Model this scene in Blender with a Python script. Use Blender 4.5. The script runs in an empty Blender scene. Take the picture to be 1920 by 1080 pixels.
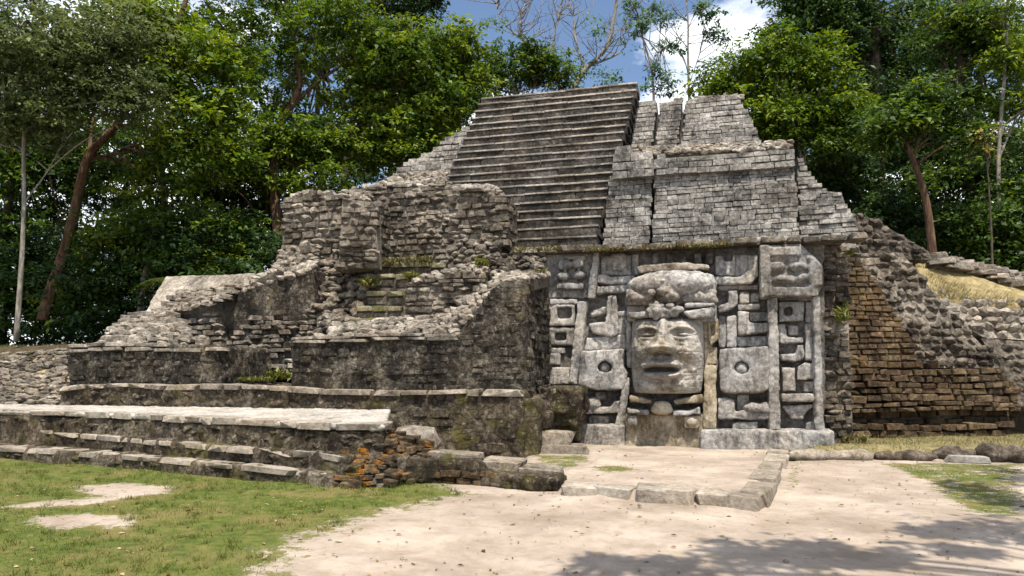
import bpy, bmesh, math, random
import numpy as np
from mathutils import Vector, Matrix, noise

# ------------------------------------------------------------------ camera, sky, sun, exposure
scene = bpy.context.scene
COL = scene.collection
FPX, TH, PITCH, CAMH = 1300.0, math.radians(14), math.radians(7), 1.65
cam_d = bpy.data.cameras.new('camera'); cam = bpy.data.objects.new('camera', cam_d); COL.objects.link(cam)
cam.location = (0, 0, CAMH); cam.rotation_euler = (math.pi/2 + PITCH, 0, TH)
cam_d.sensor_width = 36; cam_d.lens = 36*FPX/1920; cam_d.clip_end = 2000; cam_d.clip_start = .05
scene.camera = cam
SUN_EL, SUN_AZ = math.radians(66), math.radians(24)      # azimuth measured from the facade normal (-Y) towards +X
sdir = Vector((math.cos(SUN_EL)*math.sin(SUN_AZ), -math.cos(SUN_EL)*math.cos(SUN_AZ), math.sin(SUN_EL)))
world = bpy.data.worlds.new('World'); scene.world = world; world.use_nodes = True
def build_world():
    nt = world.node_tree; nt.nodes.clear(); L = nt.links.new
    out = nt.nodes.new('ShaderNodeOutputWorld'); bg = nt.nodes.new('ShaderNodeBackground')
    sky = nt.nodes.new('ShaderNodeTexSky'); sky.sky_type = 'NISHITA'; sky.sun_disc = False
    sky.sun_elevation = SUN_EL; sky.sun_rotation = math.atan2(sdir.x, sdir.y)
    sky.air_density = 1.0; sky.dust_density = .8; sky.ozone_density = 2.2
    tc = nt.nodes.new('ShaderNodeTexCoord'); mp = nt.nodes.new('ShaderNodeMapping'); mp.inputs['Scale'].default_value = (2.2, 2.2, 3.6)
    mp.inputs['Location'].default_value = (1.3, .4, .2)
    nz = nt.nodes.new('ShaderNodeTexNoise'); nz.inputs['Scale'].default_value = 1.6; nz.inputs['Detail'].default_value = 9; nz.inputs['Roughness'].default_value = .55
    rp = nt.nodes.new('ShaderNodeValToRGB'); rp.color_ramp.elements[0].position = .46; rp.color_ramp.elements[1].position = .58
    mx = nt.nodes.new('ShaderNodeMix'); mx.data_type = 'RGBA'; mx.inputs['B'].default_value = (11.5, 11.8, 12.2, 1)
    L(tc.outputs['Generated'], mp.inputs['Vector']); L(mp.outputs[0], nz.inputs['Vector']); L(nz.outputs['Fac'], rp.inputs[0])
    L(rp.outputs[0], mx.inputs['Factor']); L(sky.outputs[0], mx.inputs['A']); L(mx.outputs['Result'], bg.inputs[0])
    bg.inputs[1].default_value = .1; L(bg.outputs[0], out.inputs[0])
build_world()
sl = bpy.data.lights.new('sun', 'SUN'); sl.energy = 4.9; sl.angle = math.radians(.55); sl.color = (1, .915, .795)
so = bpy.data.objects.new('sun', sl); COL.objects.link(so); so.rotation_euler = (-sdir).to_track_quat('-Z', 'Y').to_euler()
scene.view_settings.view_transform = 'Standard'; scene.view_settings.look = 'None'; scene.view_settings.gamma = 1
scene.view_settings.exposure = .8
try: scene.cycles.use_adaptive_sampling = True
except Exception: pass

# ------------------------------------------------------------------ picture rays -> points on real planes
FW = Vector((-math.sin(TH), math.cos(TH), 0)); RT = Vector((math.cos(TH), math.sin(TH), 0)); UP = Vector((0, 0, 1))
C0 = Vector((0, 0, CAMH)); _cp, _sp = math.cos(PITCH), math.sin(PITCH)
def ray(px, py):
    a = (px-960)/FPX; b = (540-py)/FPX
    return FW*(_cp-b*_sp) + RT*a + UP*(_sp+b*_cp)
def atY(px, py, Y): d = ray(px, py); return C0 + d*(Y/d.y)
def atZ(px, py, Z=0.): d = ray(px, py); return C0 + d*((Z-CAMH)/d.z)
def atD(px, py, D): d = ray(px, py); return C0 + d*(D/(d.dot(FW)))
class Plane:      # vertical or battered wall plane; s runs along it, z up
    def __init__(s, O, ang=0., k=0., z0=0.):
        s.O = Vector((O[0], O[1], 0)); s.a = math.radians(ang); s.k = k; s.z0 = z0
        s.u = Vector((math.cos(s.a), math.sin(s.a), 0)); s.m = Vector((-math.sin(s.a), math.cos(s.a), 0))
    def at(s, px, py):
        d = ray(px, py); t = (s.k*(CAMH-s.z0) - (C0-s.O).dot(s.m))/(d.dot(s.m)-s.k*d.z)
        return C0 + d*t
    def sz(s, px, py): p = s.at(px, py); return ((p-s.O).dot(s.u), p.z)
    def pt(s, a, z, off=0.): p = s.O + s.u*a + s.m*(s.k*(z-s.z0)-off); p.z = z; return p
def YP(Y, k=0., z0=0., ang=0.): return Plane((0, Y), ang, k, z0)

# ------------------------------------------------------------------ materials
def nodes(name):
    m = bpy.data.materials.new(name); m.use_nodes = True; nt = m.node_tree; nt.nodes.clear()
    o = nt.nodes.new('ShaderNodeOutputMaterial'); b = nt.nodes.new('ShaderNodeBsdfPrincipled'); nt.links.new(b.outputs[0], o.inputs[0])
    b.inputs['Specular IOR Level'].default_value = .15
    return m, nt, b, o
def N(nt, t, **kw):
    n = nt.nodes.new(t)
    for k, v in kw.items():
        if k in n.inputs: n.inputs[k].default_value = v
        else: setattr(n, k, v)
    return n
def mixc(nt, fac, a, b, blend='MIX'):
    m = nt.nodes.new('ShaderNodeMix'); m.data_type = 'RGBA'; m.blend_type = blend
    for s, v in (('Factor', fac), ('A', a), ('B', b)):
        if isinstance(v, (int, float)): m.inputs[s].default_value = v
        elif isinstance(v, tuple): m.inputs[s].default_value = (*v, 1)[:4]
        else: nt.links.new(v, m.inputs[s])
    return m.outputs['Result']
def ramp(nt, src, stops):
    r = nt.nodes.new('ShaderNodeValToRGB'); e = r.color_ramp.elements
    while len(e) < len(stops): e.new(.5)
    for el, (p, c) in zip(e, stops): el.position = p; el.color = (c, c, c, 1) if isinstance(c, (int, float)) else (*c, 1)
    nt.links.new(src, r.inputs[0]); return r.outputs[0]
def noiz(nt, vec, scale, detail=5, rough=.6, dist=0.):
    n = N(nt, 'ShaderNodeTexNoise', Scale=scale, Detail=detail, Roughness=rough, Distortion=dist); nt.links.new(vec, n.inputs['Vector']); return n.outputs['Fac']
def stone_mat(name, dark, mid, light, stain=(.02, .02, .018), stain_amt=(.5, .68), streak=.0, moss=None, moss_rng=(.58, .68), rust=None, rust_rng=(.6, .7), rust_scale=1.1,
              speck=.0, var=.5, bump=.5, pit=0., joints=0., jscale=(3., 7.), tone=(.8, .66, .5), tone_amt=.3, stain_scale=1.15):
    m, nt, b, o = nodes(name); L = nt.links.new
    g = N(nt, 'ShaderNodeNewGeometry'); pos = g.outputs['Position']
    def mapped(sc, loc=(0, 0, 0)):
        mp = N(nt, 'ShaderNodeMapping'); mp.inputs['Scale'].default_value = sc; mp.inputs['Location'].default_value = loc; L(pos, mp.inputs['Vector']); return mp.outputs[0]
    n1 = noiz(nt, pos, 1.3, 6, .65); n2 = noiz(nt, pos, 11., 9, .8); n3 = noiz(nt, pos, 42., 5, .75)
    a = N(nt, 'ShaderNodeMath', operation='MULTIPLY_ADD'); L(n2, a.inputs[0]); a.inputs[1].default_value = .62
    a2 = N(nt, 'ShaderNodeMath', operation='MULTIPLY'); L(n1, a2.inputs[0]); a2.inputs[1].default_value = .38; L(a2.outputs[0], a.inputs[2])
    col = ramp(nt, a.outputs[0], [(.385, dark), (.49, mid), (.61, light)])
    oi = N(nt, 'ShaderNodeObjectInfo')
    rr = N(nt, 'ShaderNodeMapRange'); L(oi.outputs['Random'], rr.inputs[0]); rr.inputs[3].default_value = 1-var; rr.inputs[4].default_value = 1+var
    cc = N(nt, 'ShaderNodeCombineColor'); [L(rr.outputs[0], cc.inputs[i]) for i in range(3)]
    col = mixc(nt, 1., col, cc.outputs[0], 'MULTIPLY')
    tm = ramp(nt, noiz(nt, mapped((1, 1, 1), (21, 8, 2)), .8, 5, .6), [(.42, 0.), (.62, tone_amt)]); col = mixc(nt, tm, col, mixc(nt, 1., col, tuple(v*1.25 for v in tone), 'MULTIPLY'))
    sv = mapped((1.9, 1.9, 1.9 if not streak else 1.9*(1-streak)), (3.1, 7.7, 1.3))
    st = ramp(nt, noiz(nt, sv, stain_scale, 8, .72), [(stain_amt[0], 0.), (stain_amt[1], .88)])
    col = mixc(nt, st, col, stain)
    if moss:
        mm = ramp(nt, noiz(nt, mapped((1, 1, 1), (11, 3, 5)), 1.7, 9, .75), [(moss_rng[0], 0.), (moss_rng[1], .85)]); col = mixc(nt, mm, col, moss)
    if rust:
        mm = ramp(nt, noiz(nt, mapped((1, 1, 1.3), (1, 13, 25)), rust_scale, 9, .75), [(rust_rng[0], 0.), (rust_rng[1], .9)]); col = mixc(nt, mm, col, rust)
    if speck:
        mm = ramp(nt, noiz(nt, mapped((1, 1, 1), (5, 5, 5)), 7.5, 8, .78), [(.57, 0.), (.68, speck)]); col = mixc(nt, mm, col, tuple(min(.62, v*1.5+.06) for v in light))
    h = N(nt, 'ShaderNodeMath', operation='MULTIPLY_ADD'); L(n3, h.inputs[0]); h.inputs[1].default_value = .5; L(n2, h.inputs[2]); hh = h.outputs[0]
    if joints:
        bv = N(nt, 'ShaderNodeTexVoronoi', feature='DISTANCE_TO_EDGE'); bv.inputs['Scale'].default_value = 1.
        nd = N(nt, 'ShaderNodeTexNoise', Scale=2.5, Detail=3); L(pos, nd.inputs['Vector'])
        va = N(nt, 'ShaderNodeVectorMath', operation='MULTIPLY_ADD'); L(nd.outputs['Color'], va.inputs[0]); va.inputs[1].default_value = (.5, .5, .5); L(mapped((jscale[0], jscale[0], jscale[1])), va.inputs[2]); L(va.outputs[0], bv.inputs['Vector'])
        je = ramp(nt, bv.outputs['Distance'], [(0., 0.), (.16, 1.)])
        q = N(nt, 'ShaderNodeMath', operation='MULTIPLY_ADD'); L(je, q.inputs[0]); q.inputs[1].default_value = joints; L(hh, q.inputs[2]); hh = q.outputs[0]
        jm = ramp(nt, bv.outputs['Distance'], [(0., .55), (.09, 0.)]); col = mixc(nt, jm, col, tuple(v*.35 for v in dark))
    bp = N(nt, 'ShaderNodeBump', Strength=bump, Distance=.05); L(hh, bp.inputs['Height'])
    L(bp.outputs[0], b.inputs['Normal']); L(col, b.inputs['Base Color']); b.inputs['Roughness'].default_value = .92
    return m
M = {}
M['wall'] = stone_mat('terrace_stone', (.045, .042, .038), (.165, .157, .145), (.42, .405, .375), stain_amt=(.5, .66), speck=.6, var=.3, bump=.9, tone_amt=.2)
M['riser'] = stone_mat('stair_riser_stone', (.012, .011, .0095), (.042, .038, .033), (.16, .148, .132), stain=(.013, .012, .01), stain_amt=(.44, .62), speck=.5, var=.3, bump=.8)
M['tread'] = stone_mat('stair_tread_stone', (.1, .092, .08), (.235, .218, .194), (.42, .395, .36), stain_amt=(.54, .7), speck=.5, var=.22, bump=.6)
M['mask'] = stone_mat('carved_limestone', (.085, .083, .08), (.25, .245, .236), (.5, .488, .468), stain=(.05, .048, .045), stain_amt=(.5, .66), streak=.72, speck=.5, var=.2, bump=.8, tone_amt=.4, stain_scale=2.2)
M['mask_warm'] = stone_mat('carved_limestone_warm', (.13, .105, .068), (.29, .245, .175), (.46, .41, .33), stain=(.06, .045, .02), stain_amt=(.46, .64), streak=.6, speck=.5, var=.16, bump=.7)
M['mask_back'] = stone_mat('mask_backing_stone', (.05, .048, .044), (.15, .143, .133), (.32, .31, .29), var=.2, bump=.8)
M['plaster'] = stone_mat('weathered_plaster', (.016, .014, .011), (.055, .047, .037), (.25, .225, .185), stain=(.011, .0095, .008), stain_amt=(.43, .6), streak=.45, moss=(.11, .09, .028), moss_rng=(.58, .7), speck=.75, var=.1, bump=1., joints=.08, jscale=(4., 8.))
M['chamber'] = stone_mat('chamber_stone', (.045, .038, .03), (.135, .116, .093), (.33, .3, .255), stain=(.017, .015, .012), stain_amt=(.48, .66), moss=(.1, .095, .025), moss_rng=(.62, .74), speck=.55, var=.38, bump=.8)
M['rubble'] = stone_mat('rubble_stone', (.07, .059, .047), (.2, .177, .148), (.42, .388, .338), stain=(.022, .019, .014), stain_amt=(.53, .7), moss=(.12, .11, .03), moss_rng=(.63, .75), speck=.55, var=.36, bump=.8)
M['platform'] = stone_mat('platform_stone', (.022, .017, .011), (.075, .06, .042), (.26, .225, .18), stain=(.014, .011, .007), stain_amt=(.45, .62), streak=.25, moss=(.085, .078, .014), moss_rng=(.52, .66), speck=.7, var=.25, bump=1., joints=.1, jscale=(3.6, 6.))
M['orange'] = stone_mat('orange_lichen_stone', (.035, .024, .013), (.095, .068, .04), (.23, .185, .13), stain=(.014, .01, .006), stain_amt=(.46, .62), moss=(.08, .072, .016), moss_rng=(.55, .66), rust=(.33, .13, .013), rust_rng=(.53, .6), rust_scale=3.8, speck=.3, var=.3, bump=1.)
M['slab'] = stone_mat('worn_landing_stone', (.16, .148, .132), (.3, .283, .258), (.44, .418, .388), stain=(.075, .063, .045), stain_amt=(.54, .7), moss=(.1, .1, .028), moss_rng=(.64, .74), speck=.4, var=.12, bump=.6)
M['brown'] = stone_mat('brown_algae_stone', (.02, .0135, .0075), (.072, .049, .029), (.2, .15, .098), stain=(.014, .01, .006), stain_amt=(.5, .68), moss=(.1, .082, .02), moss_rng=(.55, .68), rust=(.2, .085, .016), rust_rng=(.58, .68), rust_scale=2.6, speck=.3, var=.3, bump=.9)
M['darkrubble'] = stone_mat('dark_rubble_stone', (.024, .02, .016), (.098, .084, .068), (.28, .25, .21), stain=(.013, .01, .007), stain_amt=(.48, .66), moss=(.085, .075, .02), moss_rng=(.6, .74), speck=.4, var=.4, bump=.9)
M['core'] = stone_mat('wall_core_mortar', (.03, .026, .02), (.075, .065, .052), (.16, .143, .115), var=.05, bump=.8)
M['kerb'] = stone_mat('kerb_stone', (.1, .08, .06), (.235, .205, .168), (.42, .38, .33), stain=(.045, .033, .02), stain_amt=(.5, .66), moss=(.1, .092, .022), moss_rng=(.56, .68), speck=.5, var=.2, bump=.9)
M['kerbpale'] = stone_mat('pale_kerb_stone', (.15, .125, .095), (.29, .255, .21), (.45, .41, .36), stain=(.1, .08, .04), stain_amt=(.52, .7), moss=(.12, .11, .03), moss_rng=(.6, .72), speck=.4, var=.15, bump=.9)
M['mossy'] = stone_mat('mossy_tread_stone', (.12, .11, .075), (.26, .24, .17), (.42, .395, .31), stain=(.1, .1, .03), stain_amt=(.46, .6), moss=(.11, .12, .025), moss_rng=(.5, .6), speck=.3, var=.15, bump=.8)
M['log'] = stone_mat('log_kerb_stone', (.045, .035, .027), (.12, .097, .078), (.29, .255, .215), stain=(.022, .016, .011), stain_amt=(.46, .64), speck=.5, var=.25, bump=1.)

def leaf_mat(name, dark, mid, light, trans=.38, rough=.48):
    m, nt, b, o = nodes(name); L = nt.links.new
    at = N(nt, 'ShaderNodeAttribute', attribute_name='tint')
    col = ramp(nt, at.outputs['Fac'], [(0., dark), (.5, mid), (1., light)])
    L(col, b.inputs['Base Color']); b.inputs['Roughness'].default_value = rough; b.inputs['Specular IOR Level'].default_value = .2
    t = N(nt, 'ShaderNodeBsdfTranslucent'); hv = N(nt, 'ShaderNodeHueSaturation', Hue=.485, Saturation=1.1, Value=1.25); L(col, hv.inputs['Color']); L(hv.outputs[0], t.inputs['Color'])
    ms = N(nt, 'ShaderNodeMixShader'); ms.inputs[0].default_value = trans; L(b.outputs[0], ms.inputs[1]); L(t.outputs[0], ms.inputs[2]); L(ms.outputs[0], o.inputs[0])
    return m
M['leaf'] = leaf_mat('green_leaves', (.013, .031, .006), (.05, .098, .013), (.18, .245, .026))
M['leaf_bright'] = leaf_mat('yellow_green_leaves', (.022, .052, .008), (.085, .145, .014), (.25, .31, .03))
M['leaf_dark'] = leaf_mat('dark_green_leaves', (.012, .028, .008), (.03, .065, .014), (.075, .13, .022), trans=.3)
M['leaf_olive'] = leaf_mat('olive_leaves', (.035, .05, .018), (.075, .105, .035), (.15, .18, .06))
M['leaf_pale'] = leaf_mat('pale_blue_green_leaves', (.03, .07, .03), (.07, .14, .055), (.14, .22, .08))
M['leaf_yellow'] = leaf_mat('yellowing_leaves', (.12, .12, .02), (.28, .24, .05), (.45, .4, .12))
M['grass'] = leaf_mat('grass_blades', (.04, .06, .01), (.085, .11, .017), (.24, .2, .06), trans=.25)
M['drygrass'] = leaf_mat('dry_grass_blades', (.06, .064, .022), (.13, .12, .045), (.26, .215, .1), trans=.2)
M['litter'] = leaf_mat('fallen_leaves', (.06, .032, .015), (.16, .095, .045), (.38, .3, .18), trans=.05)
def bark_mat(name, a, bcol, c):
    m, nt, b, o = nodes(name); L = nt.links.new
    g = N(nt, 'ShaderNodeNewGeometry'); mp = N(nt, 'ShaderNodeMapping'); mp.inputs['Scale'].default_value = (5, 5, 1.2); L(g.outputs['Position'], mp.inputs[0])
    n = noiz(nt, mp.outputs[0], 2.2, 7, .7); col = ramp(nt, n, [(.32, a), (.5, bcol), (.68, c)])
    bp = N(nt, 'ShaderNodeBump', Strength=.6, Distance=.04); L(n, bp.inputs['Height']); L(bp.outputs[0], b.inputs['Normal']); L(col, b.inputs['Base Color']); b.inputs['Roughness'].default_value = .85
    return m
M['bark_red'] = bark_mat('red_bark', (.035, .02, .013), (.085, .05, .03), (.17, .115, .075))
M['bark_grey'] = bark_mat('grey_bark', (.07, .065, .055), (.17, .155, .13), (.32, .3, .26))
M['bark_dark'] = bark_mat('dark_bark', (.02, .016, .011), (.05, .04, .028), (.11, .09, .065))

# ------------------------------------------------------------------ object helpers
def link(name, me, parent=None):
    o = bpy.data.objects.new(name, me); COL.objects.link(o)
    if parent is not None:
        o.parent = parent
        if parent.get('_base') is not None: o.matrix_parent_inverse = Matrix.Translation(-Vector(parent['_base']))
    return o
def tag(o, label, cat, group=None):
    o['label'] = label; o['category'] = cat
    if group: o['group'] = group
    return o
def thing(name, base, label, cat, group=None):
    o = bpy.data.objects.new(name, None); COL.objects.link(o); o.location = base; o['_base'] = tuple(base); o.empty_display_size = .2
    return tag(o, label, cat, group)
def mesh(name, verts, faces, mat, smooth=True):
    me = bpy.data.meshes.new(name); me.from_pydata([tuple(v) for v in verts], [], faces); me.materials.append(mat)
    if smooth: me.shade_smooth()
    me.update(); return me
def prism(poly, vec):                       # closed solid: polygon (3d points) swept along vec
    n = len(poly); v = [Vector(p) for p in poly] + [Vector(p)+Vector(vec) for p in poly]
    f = [tuple(range(n)), tuple(range(2*n-1, n-1, -1))] + [(i, i+n, (i+1) % n+n, (i+1) % n) for i in range(n)]
    return v, f
def box(x0, x1, y0, y1, z0, z1):
    return prism([(x0, y0, z0), (x1, y0, z0), (x1, y0, z1), (x0, y0, z1)], (0, y1-y0, 0))
_tex = {}
def clouds(sc, d=3):
    k = (sc, d)
    if k not in _tex:
        t = bpy.data.textures.new('erosion', 'CLOUDS'); t.noise_scale = sc; t.noise_depth = d; _tex[k] = t
    return _tex[k]
def eroded(name, solids, mat, parent=None, vox=.05, smooth=4, amps=((.08, .5), (.03, .12))):
    bm = bmesh.new()
    for v, f in solids:
        b2 = bmesh.new(); vs = [b2.verts.new(p) for p in v]
        for q in f: b2.faces.new([vs[i] for i in q])
        bmesh.ops.recalc_face_normals(b2, faces=b2.faces); bmesh.ops.triangulate(b2, faces=b2.faces)
        t = bpy.data.meshes.new('tmp'); b2.to_mesh(t); b2.free(); bm.from_mesh(t); bpy.data.meshes.remove(t)
    me = bpy.data.meshes.new(name); bm.to_mesh(me); bm.free()
    o = bpy.data.objects.new('tmp', me); COL.objects.link(o)
    r = o.modifiers.new('r', 'REMESH'); r.mode = 'VOXEL'; r.voxel_size = vox
    s = o.modifiers.new('s', 'SMOOTH'); s.factor = .5; s.iterations = smooth
    for a, sc in amps:
        d = o.modifiers.new('d', 'DISPLACE'); d.texture = clouds(sc); d.strength = a; d.mid_level = .5; d.texture_coords = 'GLOBAL'
    dg = bpy.context.evaluated_depsgraph_get(); m2 = bpy.data.meshes.new_from_object(o.evaluated_get(dg)); m2.name = name
    bpy.data.objects.remove(o); bpy.data.meshes.remove(me)
    m2.materials.clear(); m2.materials.append(mat); m2.shade_smooth()
    return link(name, m2, parent)
def plain(name, solids, mat, parent=None):
    V, F = [], []
    for v, f in solids: n = len(V); V += [tuple(p) for p in v]; F += [tuple(i+n for i in q) for q in f]
    me = mesh(name, V, F, mat, False); bm = bmesh.new(); bm.from_mesh(me); bmesh.ops.recalc_face_normals(bm, faces=bm.faces); bm.to_mesh(me); bm.free()
    return link(name, me, parent)

# stone library: convex hulls of 24 points (44 triangles), blocks and boulders
def hull(points):
    bm = bmesh.new(); [bm.verts.new(p) for p in points]
    r = bmesh.ops.convex_hull(bm, input=bm.verts)
    bmesh.ops.delete(bm, geom=[v for v in bm.verts if not v.link_faces], context='VERTS')
    me = bpy.data.meshes.new('stone'); bm.to_mesh(me); bm.free(); me.shade_smooth(); return me
_R = random.Random(5)
def block_pts(j=.07, b=.2):
    P = []
    for x in (-1, 1):
        for y in (-1, 1):
            for z in (-1, 1):
                c = [x*(1-_R.random()*j*2), y*(1-_R.random()*j*2), z*(1-_R.random()*j*2.5)]
                for ax in range(3):
                    q = [v*(1-b*_R.uniform(.5, 1.5)) for v in c]; q[ax] = c[ax]*(1-_R.random()*.06); P.append([v*.5 for v in q])
    return P
def boulder_pts():
    P = []; e = _R.uniform(2.4, 5.)
    for i in range(24):
        z = 1-2*(i+.5)/24; r = math.sqrt(1-z*z); a = i*2.39996+_R.uniform(-.3, .3); d = Vector((r*math.cos(a), r*math.sin(a), z))
        k = (abs(d.x)**e+abs(d.y)**e+abs(d.z)**e)**(-1/e); P.append(d*(k*.5*_R.uniform(.74, 1.08)))
    return P
SHAPES = {'block': [hull(block_pts(.035, .08)) for _ in range(9)], 'worn': [hull(block_pts(.13, .17)) for _ in range(14)], 'boulder': [hull(boulder_pts()) for _ in range(14)]}
for _m in SHAPES['boulder']+SHAPES['block']+SHAPES['worn']: _m.shade_flat()
LIB = {}
def stone_mesh(kind, mk, rnd):
    k = (kind, mk)
    if k not in LIB:
        L = []
        for b in (SHAPES['worn']+SHAPES['boulder'] if kind == 'mix' else SHAPES[kind]): m = b.copy(); m.name = 'stone'; m.materials.append(M[mk]); L.append(m)
        LIB[k] = L
    return rnd.choice(LIB[k])
COUNT = {}
def stone(parent, pos, size, rot, mk, rnd, kind='worn', name='stone'):
    o = link(name, stone_mesh(kind, mk, rnd), parent)
    o.location = pos; o.scale = size; o.rotation_euler = rot; COUNT[parent.name] = COUNT.get(parent.name, 0)+1
    return o
def intervals(poly, z):
    xs = []
    for (a, b), (c, d) in zip(poly, poly[1:]+poly[:1]):
        if (b <= z) != (d <= z): xs.append(a+(z-b)/(d-b)*(c-a))
    xs.sort(); return [(xs[i], xs[i+1]) for i in range(0, len(xs)-1, 2)]
def courses(parent, pl, poly, mk, ch=.15, wr=(.25, .5), depth=.3, proud=.04, kind='worn', seed=1, rot=.03, chv=.2, skip=0., fill=1.03, wav=.025, name='stone', sz=False):
    rnd = random.Random(seed); P = list(poly) if sz else [pl.sz(*p) for p in poly]; z0 = min(p[1] for p in P); z1 = max(p[1] for p in P); z = z0
    while z < z1-.03:
        h = ch*rnd.uniform(1-chv, 1+chv)
        for a, b in intervals(P, min(z+h/2, z1-.001)):
            s = a+rnd.uniform(-.05, .05)
            while s < b-.06:
                w = rnd.uniform(*wr)
                if b-s-w < wr[0]*.5: w = b-s+rnd.uniform(-.03, .05)
                if rnd.random() >= skip:
                    hh = h*rnd.uniform(.86, 1.06); zz = z+hh/2+math.sin((s+z*3)*1.7)*wav
                    p = pl.pt(s+w/2, zz, proud*rnd.uniform(-.6, 1.)-depth/2)
                    stone(parent, p, (w*fill, depth*rnd.uniform(.95, 1.1), hh*fill), (-math.atan(pl.k)+rnd.uniform(-rot, rot)*1.5, rnd.uniform(-rot, rot), pl.a+rnd.uniform(-rot, rot)), mk, rnd, kind, name)
                s += w
        z += h
def wall(parent, name, pl, poly, mk, thick, core=None, inset=.09, **kw):     # core solid with real stones laid in courses on its face
    c = plain(name, [prism([pl.at(*p)+pl.m*inset for p in poly], pl.m*thick)], M[core or mk], parent)
    courses(c, pl, poly, mk, **kw); return c
def bil(q, u, v): return (q[0]*(1-u)+q[1]*u)*(1-v)+(q[3]*(1-u)+q[2]*u)*v
def rubble(parent, name, corners, mk, size=(.14, .3), seed=1, flat=.65, kind='boulder', drop=1.2, back=.8, dens=1., core=None, rows=None, rnds=1.0, bulge=0.):
    rnd = random.Random(seed); q = [atY(*c) for c in corners]
    low = [p-Vector((0, 0, drop)) + Vector((0, back, 0)) for p in q]
    dn = (q[1]-q[0]).cross(q[3]-q[0]).normalized(); s = [p-dn*.05 for p in q]
    c = plain(name, [(s+low, [(0, 1, 2, 3), (7, 6, 5, 4), (0, 4, 5, 1), (1, 5, 6, 2), (2, 6, 7, 3), (3, 7, 4, 0)])], M[core or 'core'], parent)
    W = ((q[1]-q[0]).length+(q[2]-q[3]).length)/2; Hh = ((q[3]-q[0]).length+(q[2]-q[1]).length)/2
    av = (size[0]+size[1])/2; nv = max(1, round(Hh/(av*flat*1.05)*dens)); nu = max(1, round(W/(av*1.1)*dens))
    for j in range(nv):
        for i in range(nu):
            u = (i+.5+(j % 2)*.5*(1 if nu > 2 else 0)+rnd.uniform(-.3, .3))/nu; v = (j+.5+rnd.uniform(-.3, .3))/nv
            if u > 1.02: continue
            w = rnd.uniform(*size); p = bil(q, u, v)+dn*(math.sin(u*math.pi)*bulge)
            stone(c, p, (w*rnd.uniform(.9, 1.35), w*rnd.uniform(.8, 1.2), w*flat*rnd.uniform(.7, 1.25)), (rnd.uniform(-.35, .35)*rnds, rnd.uniform(-.3, .3)*rnds, rnd.uniform(-1, 1)*rnds), mk, rnd, kind)
    return c

# ------------------------------------------------------------------ ground
def sstep(a, b, x): t = np.clip((x-a)/(b-a), 0, 1); return t*t*(3-2*t)
def inpoly(X, Y, poly):
    r = np.zeros(X.shape, bool); n = len(poly)
    for i in range(n):
        x1, y1 = poly[i]; x2, y2 = poly[(i+1) % n]
        c = ((y1 > Y) != (y2 > Y)) & (X < (x2-x1)*(Y-y1)/((y2-y1) or 1e-9)+x1); r ^= c
    return r
def dist_poly(X, Y, poly):                   # signed distance, positive inside
    d = np.full(X.shape, 1e9); n = len(poly)
    for i in range(n):
        x1, y1 = poly[i]; x2, y2 = poly[(i+1) % n]; vx, vy = x2-x1, y2-y1; L = vx*vx+vy*vy or 1e-9
        t = np.clip(((X-x1)*vx+(Y-y1)*vy)/L, 0, 1); d = np.minimum(d, np.hypot(X-x1-t*vx, Y-y1-t*vy))
    return np.where(inpoly(X, Y, poly), d, -d)
def g2(pts, z=0.): return [tuple(atZ(px, py, z))[:2] for px, py in pts]
FORE = g2([(1052, 908), (1180, 915), (1310, 920), (1432, 932), (1474, 846)], .17) + [(2.0, 17.5), (-3.2, 17.5), (-3.2, 13.4)] + g2([(975, 868)], .1)
LOGL = g2([(1488, 866), (1640, 864), (1760, 862), (1920, 868)])
BACKR = LOGL + [(14, 18), (14, 26), (2.2, 26)]
GRASS = [g2([(-600, 850), (0, 850), (300, 880), (620, 912), (800, 905), (850, 925), (740, 948), (660, 965), (610, 990), (540, 1010), (500, 1050), (430, 1110), (300, 1500), (-1500, 1400)])]
PATCH = [g2([(150, 910), (230, 905), (310, 916), (300, 928), (200, 930)]), g2([(25, 948), (100, 938), (205, 936), (190, 943), (60, 951)]), g2([(68, 972), (150, 964), (230, 968), (236, 984), (160, 982), (120, 990)])]
SG = [g2([(985, 862), (1060, 866), (1105, 858), (1120, 872), (1060, 895), (1000, 880)]), g2([(1100, 888), (1180, 880), (1200, 893), (1130, 900)]), g2([(1640, 868), (1925, 868), (1925, 970), (1800, 960), (1730, 905)]), g2([(1400, 905), (1440, 898), (1430, 912), (1395, 915)]),
      g2([(1470, 930), (1482, 860), (1510, 868), (1490, 925)])]
def gh(X, Y):
    h = np.zeros(np.shape(X))
    h = h+.11*sstep(0., .25, dist_poly(X, Y, FORE)) + .22*sstep(-.02, .6, dist_poly(X, Y, BACKR))
    bank = sstep(-13.6, -14.8, X)*sstep(11.6, 17.5, Y)*2.5
    h = np.maximum(h, bank); h = np.maximum(h, 2.3*sstep(19, 24, Y))
    h = h+.02*np.sin(X*1.3+.4)*np.cos(Y*1.1)+.012*np.sin(X*3.1)*np.sin(Y*2.7+1)
    return h
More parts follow.
